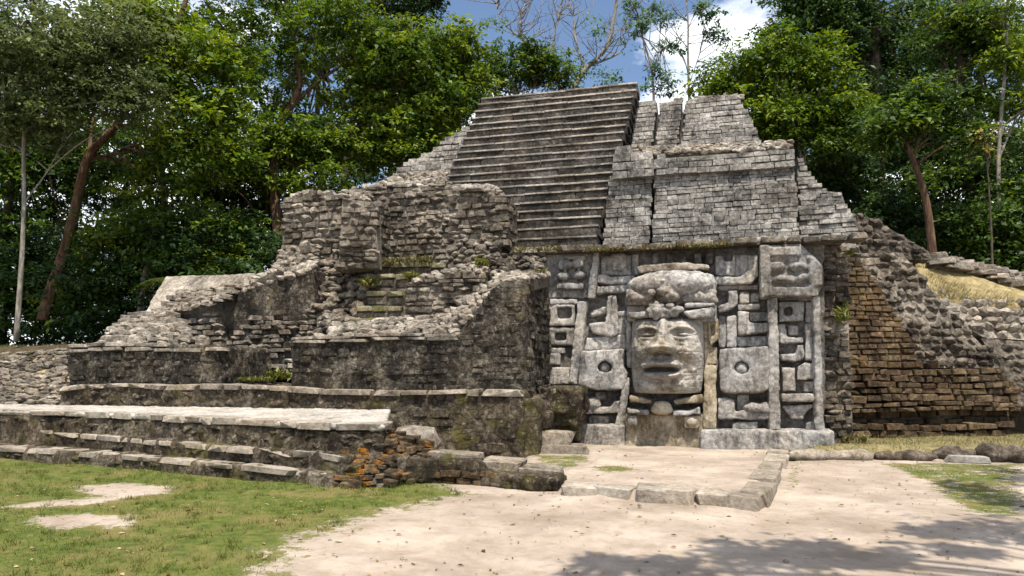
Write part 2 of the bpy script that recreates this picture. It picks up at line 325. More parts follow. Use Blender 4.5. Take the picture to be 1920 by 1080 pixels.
def ground_mat():
    m, nt, b, o = nodes('dirt_and_grass_ground'); L = nt.links.new
    g = N(nt, 'ShaderNodeNewGeometry'); pos = g.outputs['Position']
    def at(n): return N(nt, 'ShaderNodeAttribute', attribute_name=n).outputs['Fac']
    n1 = noiz(nt, pos, .9, 7, .65); n2 = noiz(nt, pos, 6., 7, .7); n3 = noiz(nt, pos, 40., 5, .75)
    dirt = ramp(nt, n1, [(.3, (.19, .152, .12)), (.5, (.28, .232, .19)), (.7, (.37, .32, .272))])
    dirt = mixc(nt, ramp(nt, n2, [(.5, 0.), (.72, .6)]), dirt, (.185, .135, .09)); dirt = mixc(nt, ramp(nt, n3, [(.58, 0.), (.7, .55)]), dirt, (.14, .1, .062))
    dirt = mixc(nt, ramp(nt, noiz(nt, pos, 2.3, 7, .75), [(.53, 0.), (.66, .6)]), dirt, (.2, .16, .095)); dirt = mixc(nt, ramp(nt, noiz(nt, pos, .55, 6, .7), [(.5, 0.), (.64, .5)]), dirt, (.45, .385, .315))
    gr = ramp(nt, n2, [(.3, (.035, .048, .01)), (.5, (.068, .09, .016)), (.72, (.16, .135, .045))]); gr = mixc(nt, ramp(nt, n1, [(.47, 0.), (.6, .75)]), gr, (.145, .115, .045))
    fl = ramp(nt, n2, [(.3, (.025, .02, .012)), (.55, (.06, .045, .025)), (.75, (.12, .09, .05))])
    def mask(a, w=.5):
        def madd(x, mul, y):
            q = N(nt, 'ShaderNodeMath', operation='MULTIPLY_ADD'); L(x, q.inputs[0]); q.inputs[1].default_value = mul
            if isinstance(y, float): q.inputs[2].default_value = y
            else: L(y, q.inputs[2])
            return q.outputs[0]
        v = madd(n3, .8, madd(n2, 1.3, madd(nb, .9, madd(a, 1., -1.5))))
        return ramp(nt, v, [(.42, 0.), (.6, 1.)])
    nb = noiz(nt, pos, 2.1, 6, .65)
    dryc = ramp(nt, n2, [(.3, (.08, .072, .03)), (.5, (.16, .138, .065)), (.7, (.27, .22, .12))])
    col = mixc(nt, mask(at('grass')), dirt, gr); col = mixc(nt, mask(at('dry')), col, dryc); col = mixc(nt, mask(at('forest')), col, fl)
    bp = N(nt, 'ShaderNodeBump', Strength=.5, Distance=.03); a = N(nt, 'ShaderNodeMath', operation='ADD'); L(n2, a.inputs[0]); L(n3, a.inputs[1]); L(a.outputs[0], bp.inputs['Height'])
    L(bp.outputs[0], b.inputs['Normal']); L(col, b.inputs['Base Color']); b.inputs['Roughness'].default_value = .95
    return m
M['ground'] = ground_mat()
def masks(X, Y):
    gm = sstep(-1., 1., dist_poly(X, Y, GRASS[0])+.12)
    for p in PATCH: gm = gm*(1-.8*sstep(-.45, .2, dist_poly(X, Y, p)))
    for p in SG: gm = np.maximum(gm, .62*sstep(-.3, .3, dist_poly(X, Y, p)))
    dry = .9*sstep(-.1, .4, dist_poly(X, Y, BACKR))
    return gm, dry
def make_ground():
    def axis(lo, hi, st, far):
        a = list(np.arange(lo, hi, st)); l, r, d = lo, hi, st
        L, R = [], []
        while l > -far: d *= 1.35; l -= d; L.append(l)
        d = st
        while r < far: R.append(r); d *= 1.35; r += d
        return np.array(L[::-1]+a+R)
    xs = axis(-15, 9, .09, 600); ys = axis(3.5, 19, .09, 700); X, Y = np.meshgrid(xs, ys); Z = gh(X, Y)
    V = np.stack([X, Y, Z], -1).reshape(-1, 3); nx, ny = len(xs), len(ys)
    i = np.arange(nx*ny).reshape(ny, nx); F = np.stack([i[:-1, :-1], i[:-1, 1:], i[1:, 1:], i[1:, :-1]], -1).reshape(-1, 4)
    me = bpy.data.meshes.new('ground'); me.from_pydata(V.tolist(), [], F.tolist()); me.materials.append(M['ground']); me.shade_smooth()
    gm, dry = masks(X, Y); forest = np.maximum(sstep(18.5, 20, Y), sstep(-15., -17.5, X)*sstep(13.5, 15.5, Y)); bankg = sstep(-13.4, -14.2, X)*sstep(12, 12.6, Y)
    dry = np.maximum(dry, bankg*.5); forest = np.maximum(forest, bankg*.42)
    for n, a in (('grass', gm*(1-forest)), ('dry', dry), ('forest', forest)):
        at = me.attributes.new(n, 'FLOAT', 'POINT'); at.data.foreach_set('value', a.reshape(-1).astype(np.float32))
    o = link('ground', me); o['kind'] = 'structure'; o['label'] = 'beige trodden dirt and short grass in front of the temple'
make_ground()

# leaf-like quads gathered into one mesh
def leaf_mesh(name, pos, axis, nrm, length, width, tint, mat):
    n = len(pos); axis = axis/np.linalg.norm(axis, axis=1)[:, None]
    side = np.cross(axis, nrm); side /= (np.linalg.norm(side, axis=1)[:, None]+1e-9); up = np.cross(side, axis)
    l = length[:, None]; w = width[:, None]
    v = np.stack([pos, pos+axis*l*.45+side*w*.5+up*w*.18, pos+axis*l-up*w*.1, pos+axis*l*.45-side*w*.5+up*w*.18], 1).reshape(-1, 3)
    me = bpy.data.meshes.new(name); me.vertices.add(4*n); me.vertices.foreach_set('co', v.astype(np.float32).ravel())
    me.loops.add(4*n); me.loops.foreach_set('vertex_index', np.arange(4*n, dtype=np.int32)); me.polygons.add(n); me.polygons.foreach_set('loop_start', np.arange(0, 4*n, 4, dtype=np.int32))
    me.update(calc_edges=True); a = me.attributes.new('tint', 'FLOAT', 'FACE'); a.data.foreach_set('value', np.clip(tint, 0, 1).astype(np.float32)); me.materials.append(mat); return me
def blades(name, X, Y, Z, hgt, wid, tint, mat, rng, lean=.5, parent=None):
    n = len(X); a = rng.uniform(0, 2*np.pi, n); lx = rng.normal(0, lean, n); ly = rng.normal(0, lean, n)
    b = np.stack([X, Y, Z], 1); s = np.stack([np.cos(a), np.sin(a), np.zeros(n)], 1)*wid[:, None]*.5; t = b+np.stack([lx*hgt, ly*hgt, hgt], 1)
    v = np.stack([b-s, b+s, t], 1).reshape(-1, 3)
    me = bpy.data.meshes.new(name); me.vertices.add(3*n); me.vertices.foreach_set('co', v.astype(np.float32).ravel()); me.loops.add(3*n)
    me.loops.foreach_set('vertex_index', np.arange(3*n, dtype=np.int32)); me.polygons.add(n); me.polygons.foreach_set('loop_start', np.arange(0, 3*n, 3, dtype=np.int32)); me.update(calc_edges=True)
    at = me.attributes.new('tint', 'FLOAT', 'FACE'); at.data.foreach_set('value', np.clip(tint, 0, 1).astype(np.float32)); me.materials.append(mat)
    return link(name, me, parent)
m_, nt_, b_, o_ = nodes('dry_earth'); gp_ = N(nt_, 'ShaderNodeNewGeometry'); nn_ = noiz(nt_, gp_.outputs['Position'], 5., 7, .7)
nt_.links.new(ramp(nt_, nn_, [(.3, (.12, .09, .045)), (.5, (.21, .17, .085)), (.7, (.32, .265, .15))]), b_.inputs['Base Color']); b_.inputs['Roughness'].default_value = .95; M['ground_dry'] = m_
# ------------------------------------------------------------------ the pyramid's upper works
def great_stairway():
    t = thing('great_stairway', (-4, 17, 4.5), 'steep broad grey stone stairway climbing the middle of the pyramid', 'stairway')
    n, z0, z1, y0, y1 = 21, 4.5, 10.42, 16.75, 20.5; r = (z1-z0)/n; dy = (y1-y0)/(n-1); rnd = random.Random(11)
    for i in range(n):
        f = i/(n-1); xl = -6.85+.72*f+rnd.uniform(-.015, .015); xr = -2.12+.94*f+rnd.uniform(-.015, .015); y = y0+i*dy; zt = z0+(i+1)*r; xl = -4.7 if y < 17.35 else xl
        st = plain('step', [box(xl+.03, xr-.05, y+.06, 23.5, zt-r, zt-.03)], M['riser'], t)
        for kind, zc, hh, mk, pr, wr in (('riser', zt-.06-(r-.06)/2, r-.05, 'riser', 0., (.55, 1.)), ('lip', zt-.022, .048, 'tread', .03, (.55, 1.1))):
            x = xl
            while x < xr-.08:
                w = rnd.uniform(*wr)
                if xr-x-w < .3: w = xr-x
                xc = x+w/2; sag = .014*math.sin(xc*.9+i*1.7); tl = 0.
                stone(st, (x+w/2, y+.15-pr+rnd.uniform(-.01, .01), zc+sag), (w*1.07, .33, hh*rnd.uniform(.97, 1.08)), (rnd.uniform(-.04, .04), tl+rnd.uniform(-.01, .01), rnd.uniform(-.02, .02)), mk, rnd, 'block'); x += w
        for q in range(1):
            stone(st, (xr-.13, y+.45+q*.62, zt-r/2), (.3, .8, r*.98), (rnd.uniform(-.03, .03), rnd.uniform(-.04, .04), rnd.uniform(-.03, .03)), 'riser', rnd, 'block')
great_stairway()

def terrace_right():
    t = thing('pyramid_terrace', (.5, 17.6, 4.4), 'light grey coursed stone terrace wall with projecting cornice right of the great stairway', 'terrace wall')
    pl = YP(17.45, .1, 4.6); plc = YP(17.3, .1, 4.6); pls = YP(17.5, .1, 4.6)
    mass = plain('terrace_core', [box(-1.3, 2.5, 18.2, 24, 3.8, 7.2)], M['core'], t)
    wall(t, 'wall_face', pl, [(1224, 468), (1229, 322), (1489, 304), (1498, 466)], 'wall', 1.0, ch=.11, wr=(.17, .44), kind='block', seed=21, proud=.018, rot=.015, wav=.012, chv=.3)
    wall(t, 'wall_face', pls, [(1130, 468), (1143, 328), (1222, 324), (1217, 468)], 'wall', 1.0, ch=.12, wr=(.2, .45), kind='block', seed=22, proud=.012, rot=.012, wav=.01, chv=.3)
    wall(t, 'cornice', plc, [(1226, 330), (1229, 296), (1488, 278), (1492, 308)], 'wall', 1.2, ch=.13, wr=(.22, .6), kind='block', seed=23, proud=.015, rot=.012, wav=.01, chv=.3)
    wall(t, 'cornice', YP(17.26, .1, 4.6), [(1147, 334), (1152, 284), (1170, 279), (1224, 290), (1222, 331)], 'wall', 1.2, ch=.2, wr=(.3, .6), kind='block', seed=24, proud=.008, rot=.01, wav=.005)
    rubble(t, 'rubble_edge', [(1165, 291, 17.9), (1478, 279, 17.9), (1480, 266, 18.4), (1165, 279, 18.4)], 'rubble', (.12, .24), seed=25, dens=1.15)
    t2 = thing('pyramid_terrace', (3.7, 18.4, 4.4), 'stepped flat-stone flank beside the terrace wall, falling away toward the trees', 'terrace wall')
    wall(t2, 'flank_face', YP(17.75, .22, 4.6), [(1499, 466), (1496, 292), (1520, 328), (1545, 356), (1574, 359), (1596, 398), (1606, 425), (1604, 466)], 'wall', 2.5, ch=.12, wr=(.22, .55), kind='block', seed=26, proud=.05, rot=.025, chv=.3)
    t3 = thing('pyramid_terrace', (1, 21, 7.2), 'topmost pale plastered tier with two dark vertical grooves against the sky', 'terrace wall')
    plain('tier_core', [box(-1.0, 1.9, 22.2, 25, 6.8, 10.0)], M['core'], t3)
    pt = YP(20.7, .25, 7.4)
    wall(t3, 'tier_face', pt, [(1180, 276), (1196, 194), (1232, 190), (1222, 276)], 'wall', 1.6, ch=.15, wr=(.2, .5), kind='block', seed=27, proud=.012, rot=.012, wav=.01, chv=.3)
    wall(t3, 'tier_face', pt, [(1228, 276), (1239, 191), (1280, 187), (1270, 276)], 'wall', 1.6, ch=.15, wr=(.2, .5), kind='block', seed=28, proud=.012, rot=.012, wav=.01, chv=.3)
    wall(t3, 'tier_face', pt, [(1276, 276), (1287, 187), (1335, 184), (1360, 179), (1384, 183), (1400, 208), (1416, 240), (1430, 272)], 'wall', 1.6, ch=.14, wr=(.2, .5), kind='block', seed=29, proud=.018, rot=.015, wav=.01, chv=.3)
    rubble(t3, 'broken_edge', [(1290, 190, 21.4), (1392, 186, 21.4), (1386, 178, 21.9), (1300, 185, 21.9)], 'rubble', (.12, .22), seed=30, drop=.4)
    t4 = thing('pyramid_terrace', (-7.5, 20.3, 6.5), 'broken left end of the pyramid tier sloping down from the stairway', 'terrace wall')
    wall(t4, 'wall_face', YP(20.0, .2, 6.5), [(728, 345), (738, 325), (770, 300), (800, 288), (862, 244), (890, 232), (890, 345)], 'wall', 2.5, ch=.16, wr=(.22, .55), kind='block', seed=31, proud=.015, rot=.015, chv=.3)
    rubble(t4, 'rubble_edge', [(700, 350, 18.6), (835, 345, 18.6), (838, 322, 19.6), (738, 330, 19.6)], 'rubble', (.16, .32), seed=32, dens=.9)
terrace_right()

# ------------------------------------------------------------------ ruined chamber in the middle
def chamber():
    t = thing('ruined_chamber', (-6, 16.5, 1.4), 'roofless ruined stone chamber with rough coursed walls below the great stairway', 'ruin')
    plain('chamber_core', [box(-8.9, -5.2, 17.6, 19.5, 0, 4.9), box(-8.9, -3.2, 16.5, 17.6, 0, 4.0)], M['core'], t)
    wall(t, 'side_pier', YP(16.5, .03, 3), [(528, 372), (545, 364), (600, 360), (640, 367), (632, 500), (526, 492)], 'chamber', 1.0, ch=.16, wr=(.2, .42), fill=1.1, chv=.35, depth=.34, proud=.07, kind='mix', seed=41, rot=.06)
    wall(t, 'curved_wall', YP(16.52, .05, 3, ang=12), [(640, 372), (690, 376), (704, 392), (706, 500), (633, 505)], 'chamber', .5, ch=.14, wr=(.2, .36), fill=1.1, chv=.35, depth=.34, proud=.07, kind='mix', seed=42, rot=.06)
    wall(t, 'back_wall', YP(17.1, .02, 3), [(648, 362), (690, 353), (745, 347), (842, 344), (846, 492), (700, 496)], 'chamber', .8, ch=.14, wr=(.2, .45), fill=1.1, chv=.35, depth=.34, proud=.07, kind='mix', seed=43, rot=.06)
    wall(t, 'front_pier', YP(15.95, .02, 3), [(838, 362), (846, 352), (900, 350), (934, 358), (948, 380), (946, 435), (930, 468), (842, 474)], 'chamber', 1.1, ch=.15, wr=(.2, .4), fill=1.1, chv=.35, depth=.34, proud=.09, kind='mix', seed=44, rot=.08)
    for px, ya, yb, z0_, z1_, nm, sd in ((711, 16.55, 17.15, atY(711, 505, 16.6).z, atY(711, 384, 16.6).z, 'pier_end', 55), (949, 15.98, 17.0, atY(947, 462, 16).z, atY(947, 374, 16).z, 'pier_end', 56)):
        x_ = atY(px, 430, ya).x; c_ = plain(nm, [box(x_-.3, x_-.06, ya+.05, yb, z0_, z1_)], M['chamber'], t)
        courses(c_, Plane((x_+.02, 0), 90), [(ya, z0_), (yb, z0_), (yb, z1_), (ya, z1_)], 'chamber', ch=.15, wr=(.2, .38), depth=.34, proud=.07, seed=sd, rot=.06, sz=True)
    rubble(t, 'wall_top', [(846, 358, 16.1), (945, 372, 16.1), (925, 350, 16.8), (850, 348, 16.8)], 'rubble', (.14, .26), seed=45)
    rubble(t, 'wall_top', [(535, 368, 16.7), (700, 378, 16.7), (690, 360, 17.1), (560, 360, 17.1)], 'rubble', (.14, .28), seed=46)
    rubble(t, 'wall_top', [(650, 356, 17.3), (842, 348, 17.3), (835, 332, 18.3), (735, 338, 18.3)], 'rubble', (.15, .3), seed=47, dens=.8)
    u = thing('rubble_mound', (-6.9, 15.8, 1.4), 'heap of loose rubble spilling below the chamber pier beside small steps', 'rubble')
    rubble(u, 'rubble_core', [(592, 625, 15.0), (668, 612, 14.9), (705, 500, 16.2), (590, 478, 16.4)], 'chamber', (.16, .34), seed=48, dens=1.02, back=1.6, drop=1.5)
    rubble(u, 'rubble_core', [(500, 515, 15.9), (592, 500, 15.7), (600, 458, 16.5), (526, 470, 16.6)], 'rubble', (.16, .3), seed=49, back=1.)
    rnd = random.Random(3)
    for px, py, s in ((676, 487, .34), (655, 470, .26), (690, 497, .24), (572, 462, .3), (640, 500, .3)):
        stone(u, atY(px, py, 15.7), (s*1.15, s, s*.95), (rnd.random(), rnd.random(), rnd.random()*3), 'rubble', rnd, 'boulder')
    v = thing('inner_steps', (-5.8, 15.6, 1.6), 'short flight of mossy worn steps climbing into the chamber', 'steps')
    for i, (xa, xb, py, yy) in enumerate(((698, 834, 492, 16.3), (690, 832, 514, 15.95), (684, 812, 546, 15.4), (664, 770, 574, 14.95), (652, 762, 596, 14.65))):
        p, q = atY(xa, py, yy), atY(xb, py, yy)
        st = plain('step', [box(p.x, q.x, yy+.12, 17, .8, min(p.z, q.z)-.06)], M['core'], v)
        x = p.x
        while x < q.x-.05:
            w = rnd.uniform(.35, .7); w = q.x-x if q.x-x-w < .2 else w
            zz = p.z+(q.z-p.z)*(x-p.x)/(q.x-p.x)
            stone(st, (x+w/2, yy+.2, zz-.06), (w, .42, .15), (rnd.uniform(-.05, .05), rnd.uniform(-.03, .03), rnd.uniform(-.05, .05)), 'mossy', rnd, 'worn')
            stone(st, (x+w/2, yy+.27, zz-.42), (w*1.04, .35, .22), (0, rnd.uniform(-.04, .04), rnd.uniform(-.05, .05)), 'chamber', rnd, 'worn'); stone(st, (x+w/2, yy+.25, zz-.23), (w*1.03, .35, .22), (rnd.uniform(-.05, .05), rnd.uniform(-.03, .03), rnd.uniform(-.05, .05)), 'chamber', rnd, 'worn'); x += w
    w = thing('low_wall', (-4.7, 14.8, 1.4), 'dark stone wall with a level top beside the mossy inner steps', 'wall')
    wall(w, 'wall_face', YP(14.75), [(754, 592), (758, 532), (848, 512), (912, 502), (912, 560), (880, 592)], 'chamber', 1.1, ch=.13, wr=(.2, .42), seed=51, proud=.05, rot=.06, kind='mix', fill=1.1, chv=.35)
    rubble(w, 'wall_top', [(760, 530, 14.75), (915, 506, 14.75), (905, 494, 15.5), (840, 503, 15.5)], 'rubble', (.14, .26), seed=52)
    rubble(w, 'wall_top', [(905, 515, 14.9), (1018, 512, 14.9), (1012, 474, 15.5), (915, 478, 15.5)], 'darkrubble', (.14, .26), seed=53, dens=1.05)
    rubble(w, 'wall_top', [(838, 505, 15.3), (930, 500, 15.3), (935, 445, 15.9), (842, 446, 15.9)], 'chamber', (.14, .28), seed=54, dens=1.)
chamber()

def left_wing():
    t = thing('left_wing_wall', (-9.5, 15.3, 1.4), 'dark plastered wall of the left wing with patches of bare stone', 'wall')
    plain('wing_core', [box(-12.6, -8.1, 15.9, 18.5, 0, 3.3)], M['core'], t)
    eroded('plaster_face', [prism([YP(15.3).at(*p) for p in [(413, 712), (414, 562), (470, 530), (500, 512), (588, 504), (590, 712)]], (0, 1.2, 0))], M['plaster'], t, vox=.06)
    courses(t, YP(15.2), [(418, 708), (420, 640), (470, 590), (530, 575), (552, 610), (588, 560), (588, 708)], 'chamber', ch=.12, wr=(.18, .42), depth=.25, proud=.0, seed=61, skip=.2, rot=.05, kind='mix', fill=1.08)
    rubble(t, 'wall_top', [(414, 560, 15.3), (590, 506, 15.3), (592, 482, 16.2), (440, 528, 16.2)], 'rubble', (.16, .3), seed=62)
    u = thing('collapsed_vault', (-11.5, 15.5, 1.4), 'collapsed wing with sloping grey slab and tumbled flat stones under the trees', 'ruin')
    wall(u, 'wall_face', YP(14.85, .05), [(300, 655), (330, 585), (410, 562), (414, 705), (300, 705)], 'chamber', 1.2, ch=.14, wr=(.2, .45), seed=63, proud=.05, rot=.06, kind='mix', fill=1.1)
    rubble(u, 'rubble_slope', [(268, 600, 14.85), (412, 566, 14.85), (470, 528, 15.7), (330, 548, 15.7)], 'rubble', (.18, .34), seed=64, flat=.5, kind='mix', rnds=.6, dens=.95)
    rubble(u, 'rubble_slope', [(225, 632, 14.3), (330, 610, 14.3), (330, 570, 15.0), (268, 588, 15.1)], 'rubble', (.18, .34), seed=65, flat=.5, kind='mix', rnds=.6, dens=.95)
    eroded('sloping_slab', [prism([atY(268, 588, 15.6), atY(322, 588, 15.2), atY(352, 516, 16.6), atY(310, 516, 16.8)], (0, .6, -.35))], M['rubble'], u, vox=.05)
    eroded('ridge_slab', [prism([atY(310, 545, 16.2), atY(470, 540, 16.0), atY(478, 512, 16.5), atY(312, 516, 16.8)], (0, .8, -.3))], M['rubble'], u, vox=.05)
left_wing()
bk = thing('bank_rubble', (-15.5, 14, 1), 'low bank of half-buried grey stones and earth left of the squat block', 'rubble')
rubble(bk, 'bank_body', [(-60, 762, 13.0), (122, 756, 13.1), (120, 655, 16.2), (-60, 668, 16.6)], 'chamber', (.18, .4), seed=123, dens=.62, flat=.4, rnds=.6, drop=1., back=.5, core='ground_dry')

# ------------------------------------------------------------------ front platform, its stairs and blocks
def platform():
    t = thing('front_platform', (-8, 13, 0), 'long mossy masonry platform carrying the square stone blocks', 'platform')
    pl = YP(13.0)
    top = [pl.at(*p) for p in [(112, 728), (160, 723), (240, 721), (310, 724), (420, 722), (540, 728), (600, 732), (700, 734), (800, 735), (900, 733), (982, 733)]]
    fr = [Vector((top[0].x, 13, -.3))]+[Vector((p.x, 13, 0)) for p in top[:0]]
    poly = [Vector((top[0].x, 13, -.3)), Vector((top[-1].x, 13, -.3))]+top[::-1]
    eroded('platform_body', [prism(poly, (0, 3.2, 0))], M['platform'], t, vox=.065, smooth=3, amps=((.16, .55), (.06, .16)))
    rnd = random.Random(71)
    courses(t, YP(12.98), [(735, 862), (735, 772), (960, 765), (980, 860)], 'platform', ch=.2, wr=(.22, .5), depth=.28, proud=.03, seed=72, skip=.3, rot=.08)
    edge_later = [Vector((q.x, 12.95, q.z+.03)) for q in top]
    courses(t, YP(12.97), [(112, 758), (112, 738), (540, 742), (735, 744), (735, 770), (540, 766)], 'platform', ch=.17, wr=(.18, .45), depth=.26, proud=.05, seed=74, rot=.12, kind='boulder', skip=.2)
    u = thing('front_stairs', (-9, 10.5, 0), 'three long worn stone steps rising from the lawn to a pale landing', 'steps')
    def step(name, top, zbot, back, mat, ms, xr=0.):
        f = [atZ(*p) for p in top]; v, fc = [], []
        for i, p in enumerate(f):
            sx = xr*max(0, (i-len(f)+3)/2.); yb = min(p.y+back, 13.3); dz = -.07 if back > 3 else 0.
            v += [p+Vector((0, 0, dz)), Vector((p.x+sx, yb, p.z+.02*back+dz)), Vector((p.x+sx, yb, zbot)), Vector((p.x, p.y-.03, zbot))]
        for i in range(len(f)-1):
            a, b = 4*i, 4*i+4; fc += [(a, b, b+1, a+1), (a+1, b+1, b+2, a+2), (a+2, b+2, b+3, a+3), (a+3, b+3, b, a)]
        fc += [(0, 1, 2, 3), tuple(reversed(range(len(v)-4, len(v))))]
        return eroded(name, [(v, fc)], M[mat], u, vox=.06, smooth=3, amps=((.13, .6), (.05, .14))), f
    def face_rubble(s, f, d0):
        for a, b in zip(f, f[1:]):
            L = (b-a).length; n = max(1, round(L/.3))
            for i in range(n):
                q = a.lerp(b, (i+rnd.random())/n); w = rnd.uniform(.16, .4)
                stone(s, q+Vector((0, rnd.uniform(.1, .16), -rnd.uniform(d0, d0+.12))), (w, .3, rnd.uniform(.1, .17)), (rnd.uniform(-.2, .2), rnd.uniform(-.12, .12), math.atan2(b.y-a.y, b.x-a.x)+rnd.uniform(-.15, .15)), 'platform', rnd, 'boulder')
    def edge_slabs(s, f, d, h, mk):
        for a, b in zip(f, f[1:]):
            L = (b-a).length; x = 0.; ang = math.atan2(b.y-a.y, b.x-a.x); sl = math.atan2(b.z-a.z, L)
            while x < L-.02:
                w = rnd.uniform(.35, 1.); w = L-x if L-x-w < .25 else w; q = a.lerp(b, (x+w/2)/L); hh = h*rnd.uniform(.85, 1.2)
                stone(s, q+Vector((rnd.uniform(-.01, .01), d/2-.05+rnd.uniform(-.04, .03), -hh*.4)), (w*1.06, d, hh), (rnd.uniform(-.05, .03), -sl+rnd.uniform(-.025, .025), ang+rnd.uniform(-.05, .05)), mk, rnd, 'worn', 'edge_stone'); x += w
    specs = [('step', [(-260, 824, .24), (-100, 832, .24), (0, 838, .23), (150, 846, .23), (300, 858, .23), (450, 872, .22), (560, 882, .2), (618, 892, .17)], -.3, 1.0),
             ('step', [(-260, 792, .53), (-100, 798, .53), (0, 803, .52), (150, 813, .5), (300, 826, .48), (480, 840, .46), (600, 850, .44), (652, 856, .42)], -.3, 1.0)]
    for nm, top, zb, bk in specs:
        s, f = step(nm, top, zb, bk, 'platform', 1)
        edge_slabs(s, f, .75, .11, 'kerbpale')
        face_rubble(s, f, .1)
    s, f = step('landing', [(-260, 768, .91), (-100, 768, .9), (0, 770, .89), (120, 773, .885), (250, 778, .88), (400, 786, .87), (560, 794, .86), (722, 799, .85)], -.3, 3.6, 'platform', 1, -1.25)
    g = [p+Vector((0, -.01, .02)) for p in f]; back = [Vector((p.x-.03*(13.1-p.y)-1.2*max(0, (i-len(f)+3)/2.), 13.06, .93)) for i, p in enumerate(f)]
    eroded('landing_pavement', [prism(g+back[::-1], (0, 0, -.1))], M['slab'], u, vox=.035, smooth=1, amps=((.05, .5), (.035, .13), (.02, .05)))
    edge_slabs(s, [q+Vector((0, 0, .03)) for q in f], .45, .13, 'kerbpale'); face_rubble(s, f, .14); face_rubble(s, f, .22)
    edge_slabs(t, edge_later, .6, .13, 'kerb')
    e = thing('stair_end_rubble', (-4.4, 10.2, 0), 'crumbled end of the front steps covered in orange lichen', 'rubble')
    eroded('rubble_body', [prism([atZ(612, 914), atZ(742, 908), atZ(800, 903), atY(800, 860, 11.2)*1, atY(735, 802, 11.4), atY(665, 815, 10.9)], (0, 0, -.4)), prism([atY(640, 868, 9.75), atY(735, 872, 9.9), atY(735, 806, 10.5), atY(655, 812, 10.4)], (0, .6, -.3)), prism([atY(728, 872, 9.95), atY(795, 872, 10.3), atY(790, 830, 10.7), atY(728, 812, 10.6)], (0, .6, -.3))], M['orange'], e, vox=.05, smooth=2, amps=((.18, .25), (.09, .1)))
    rubble(e, 'rubble_core', [(606, 914, 9.5), (742, 908, 9.7), (738, 805, 10.35), (648, 812, 10.25)], 'orange', (.1, .24), seed=75, dens=1.1, drop=.5, back=.6, rnds=.5, flat=.6, kind='worn')
    rubble(e, 'rubble_core', [(738, 908, 9.8), (802, 904, 10.1), (806, 822, 10.75), (732, 806, 10.4)], 'orange', (.1, .24), seed=76, dens=1.1, drop=.5, back=.6, rnds=.5, flat=.6, kind='worn')
    # square blocks on the platform
    a = thing('masonry_block', (-11.9, 13.4, 1.35), 'squat plastered stone block with a stepped mound of flat rubble on top', 'stone block')
    pa = YP(13.3); P = [pa.at(*p) for p in [(126, 726), (124, 647), (270, 645), (414, 649), (414, 722)]]
    eroded('block_body', [prism(P, (0, 2.2, 0))], M['plaster'], a, vox=.05, smooth=2, amps=((.1, .5), (.07, .15), (.03, .06)))
    courses(a, YP(13.2), [(128, 658), (124, 645), (414, 647), (414, 658)], 'rubble', ch=.09, wr=(.4, .9), depth=.35, proud=.03, seed=77, name='coping_stone')
    courses(a, YP(13.27), [(128, 724), (126, 658), (413, 658), (413, 722)], 'plaster', ch=.15, wr=(.12, .5), depth=.26, proud=.03, seed=85, rot=.09, kind='worn', chv=.45, wav=.03, skip=.3, name='facing_stone')
    rubble(a, 'rubble_mound', [(165, 650, 13.45), (398, 650, 13.45), (330, 602, 14.3), (222, 600, 14.3)], 'rubble', (.2, .38), seed=78, flat=.5, kind='mix', rnds=.5, dens=.95)
    rubble(a, 'rubble_mound', [(222, 602, 14.3), (330, 604, 14.3), (318, 590, 14.9), (240, 588, 14.9)], 'rubble', (.2, .36), seed=79, flat=.5, kind='mix', rnds=.5, dens=.95)
    b = thing('masonry_block', (-5.5, 13.4, 1.35), 'large plastered stone block with broken sloping top next to the carved mask', 'stone block')
    pb = YP(13.3); P = [pb.at(*p) for p in [(545, 735), (545, 632), (700, 629), (860, 629), (878, 606), (905, 556), (940, 526), (985, 519), (990, 738)]]
    side = [atY(985, 519, 13.32)]; X = pb.at(987, 600).x
    eroded('block_body', [prism(P[:4]+[pb.at(880, 640), pb.at(880, 736)], (0, 1.1, 0)), prism([pb.at(856, 738), pb.at(856, 632)]+P[4:8]+[pb.at(988, 738)], (0, .75, 0)),
                          prism([Vector((X-.6, 13.6, 1.2)), Vector((X, 13.6, 1.2)), Vector((X, 13.6, 3.55)), Vector((X-.6, 13.6, 3.55))], (0, 2.2, .12))], M['plaster'], b, vox=.05, smooth=2, amps=((.11, .5), (.07, .15), (.03, .06)))
    courses(b, YP(13.2), [(546, 640), (545, 629), (860, 627), (858, 638)], 'rubble', ch=.08, wr=(.5, 1.), depth=.3, proud=.03, seed=80, name='coping_stone')
    courses(b, YP(13.27), [(547, 732), (546, 640), (858, 638), (880, 606), (906, 558), (942, 530), (982, 524), (986, 734)], 'plaster', ch=.15, wr=(.12, .5), depth=.26, proud=.035, seed=86, rot=.09, kind='worn', chv=.45, wav=.03, skip=.3, name='facing_stone')
    courses(b, Plane((X+.05, 0), 90), [(13.34, 1.3), (15.7, 1.3), (15.7, 3.5), (13.42, 3.45)], 'plaster', ch=.16, wr=(.14, .5), depth=.26, proud=.035, seed=87, rot=.09, kind='worn', chv=.45, wav=.03, skip=.25, sz=True, name='facing_stone')
    rubble(b, 'rubble_slope', [(585, 632, 13.45), (862, 630, 13.45), (835, 592, 14.4), (665, 606, 14.4)], 'rubble', (.17, .32), seed=81, dens=1.05)
    rubble(b, 'rubble_slope', [(850, 628, 13.45), (905, 575, 13.5), (900, 545, 14.5), (825, 592, 14.45)], 'rubble', (.16, .3), seed=82)
    rubble(b, 'rubble_slope', [(895, 580, 13.45), (945, 530, 13.45), (950, 512, 14.5), (895, 545, 14.5)], 'rubble', (.16, .3), seed=83)
    rubble(b, 'rubble_slope', [(935, 532, 13.4), (1000, 520, 13.5), (1030, 515, 15.3), (915, 508, 15.0)], 'rubble', (.16, .32), seed=84, drop=.25, back=.1)
platform()

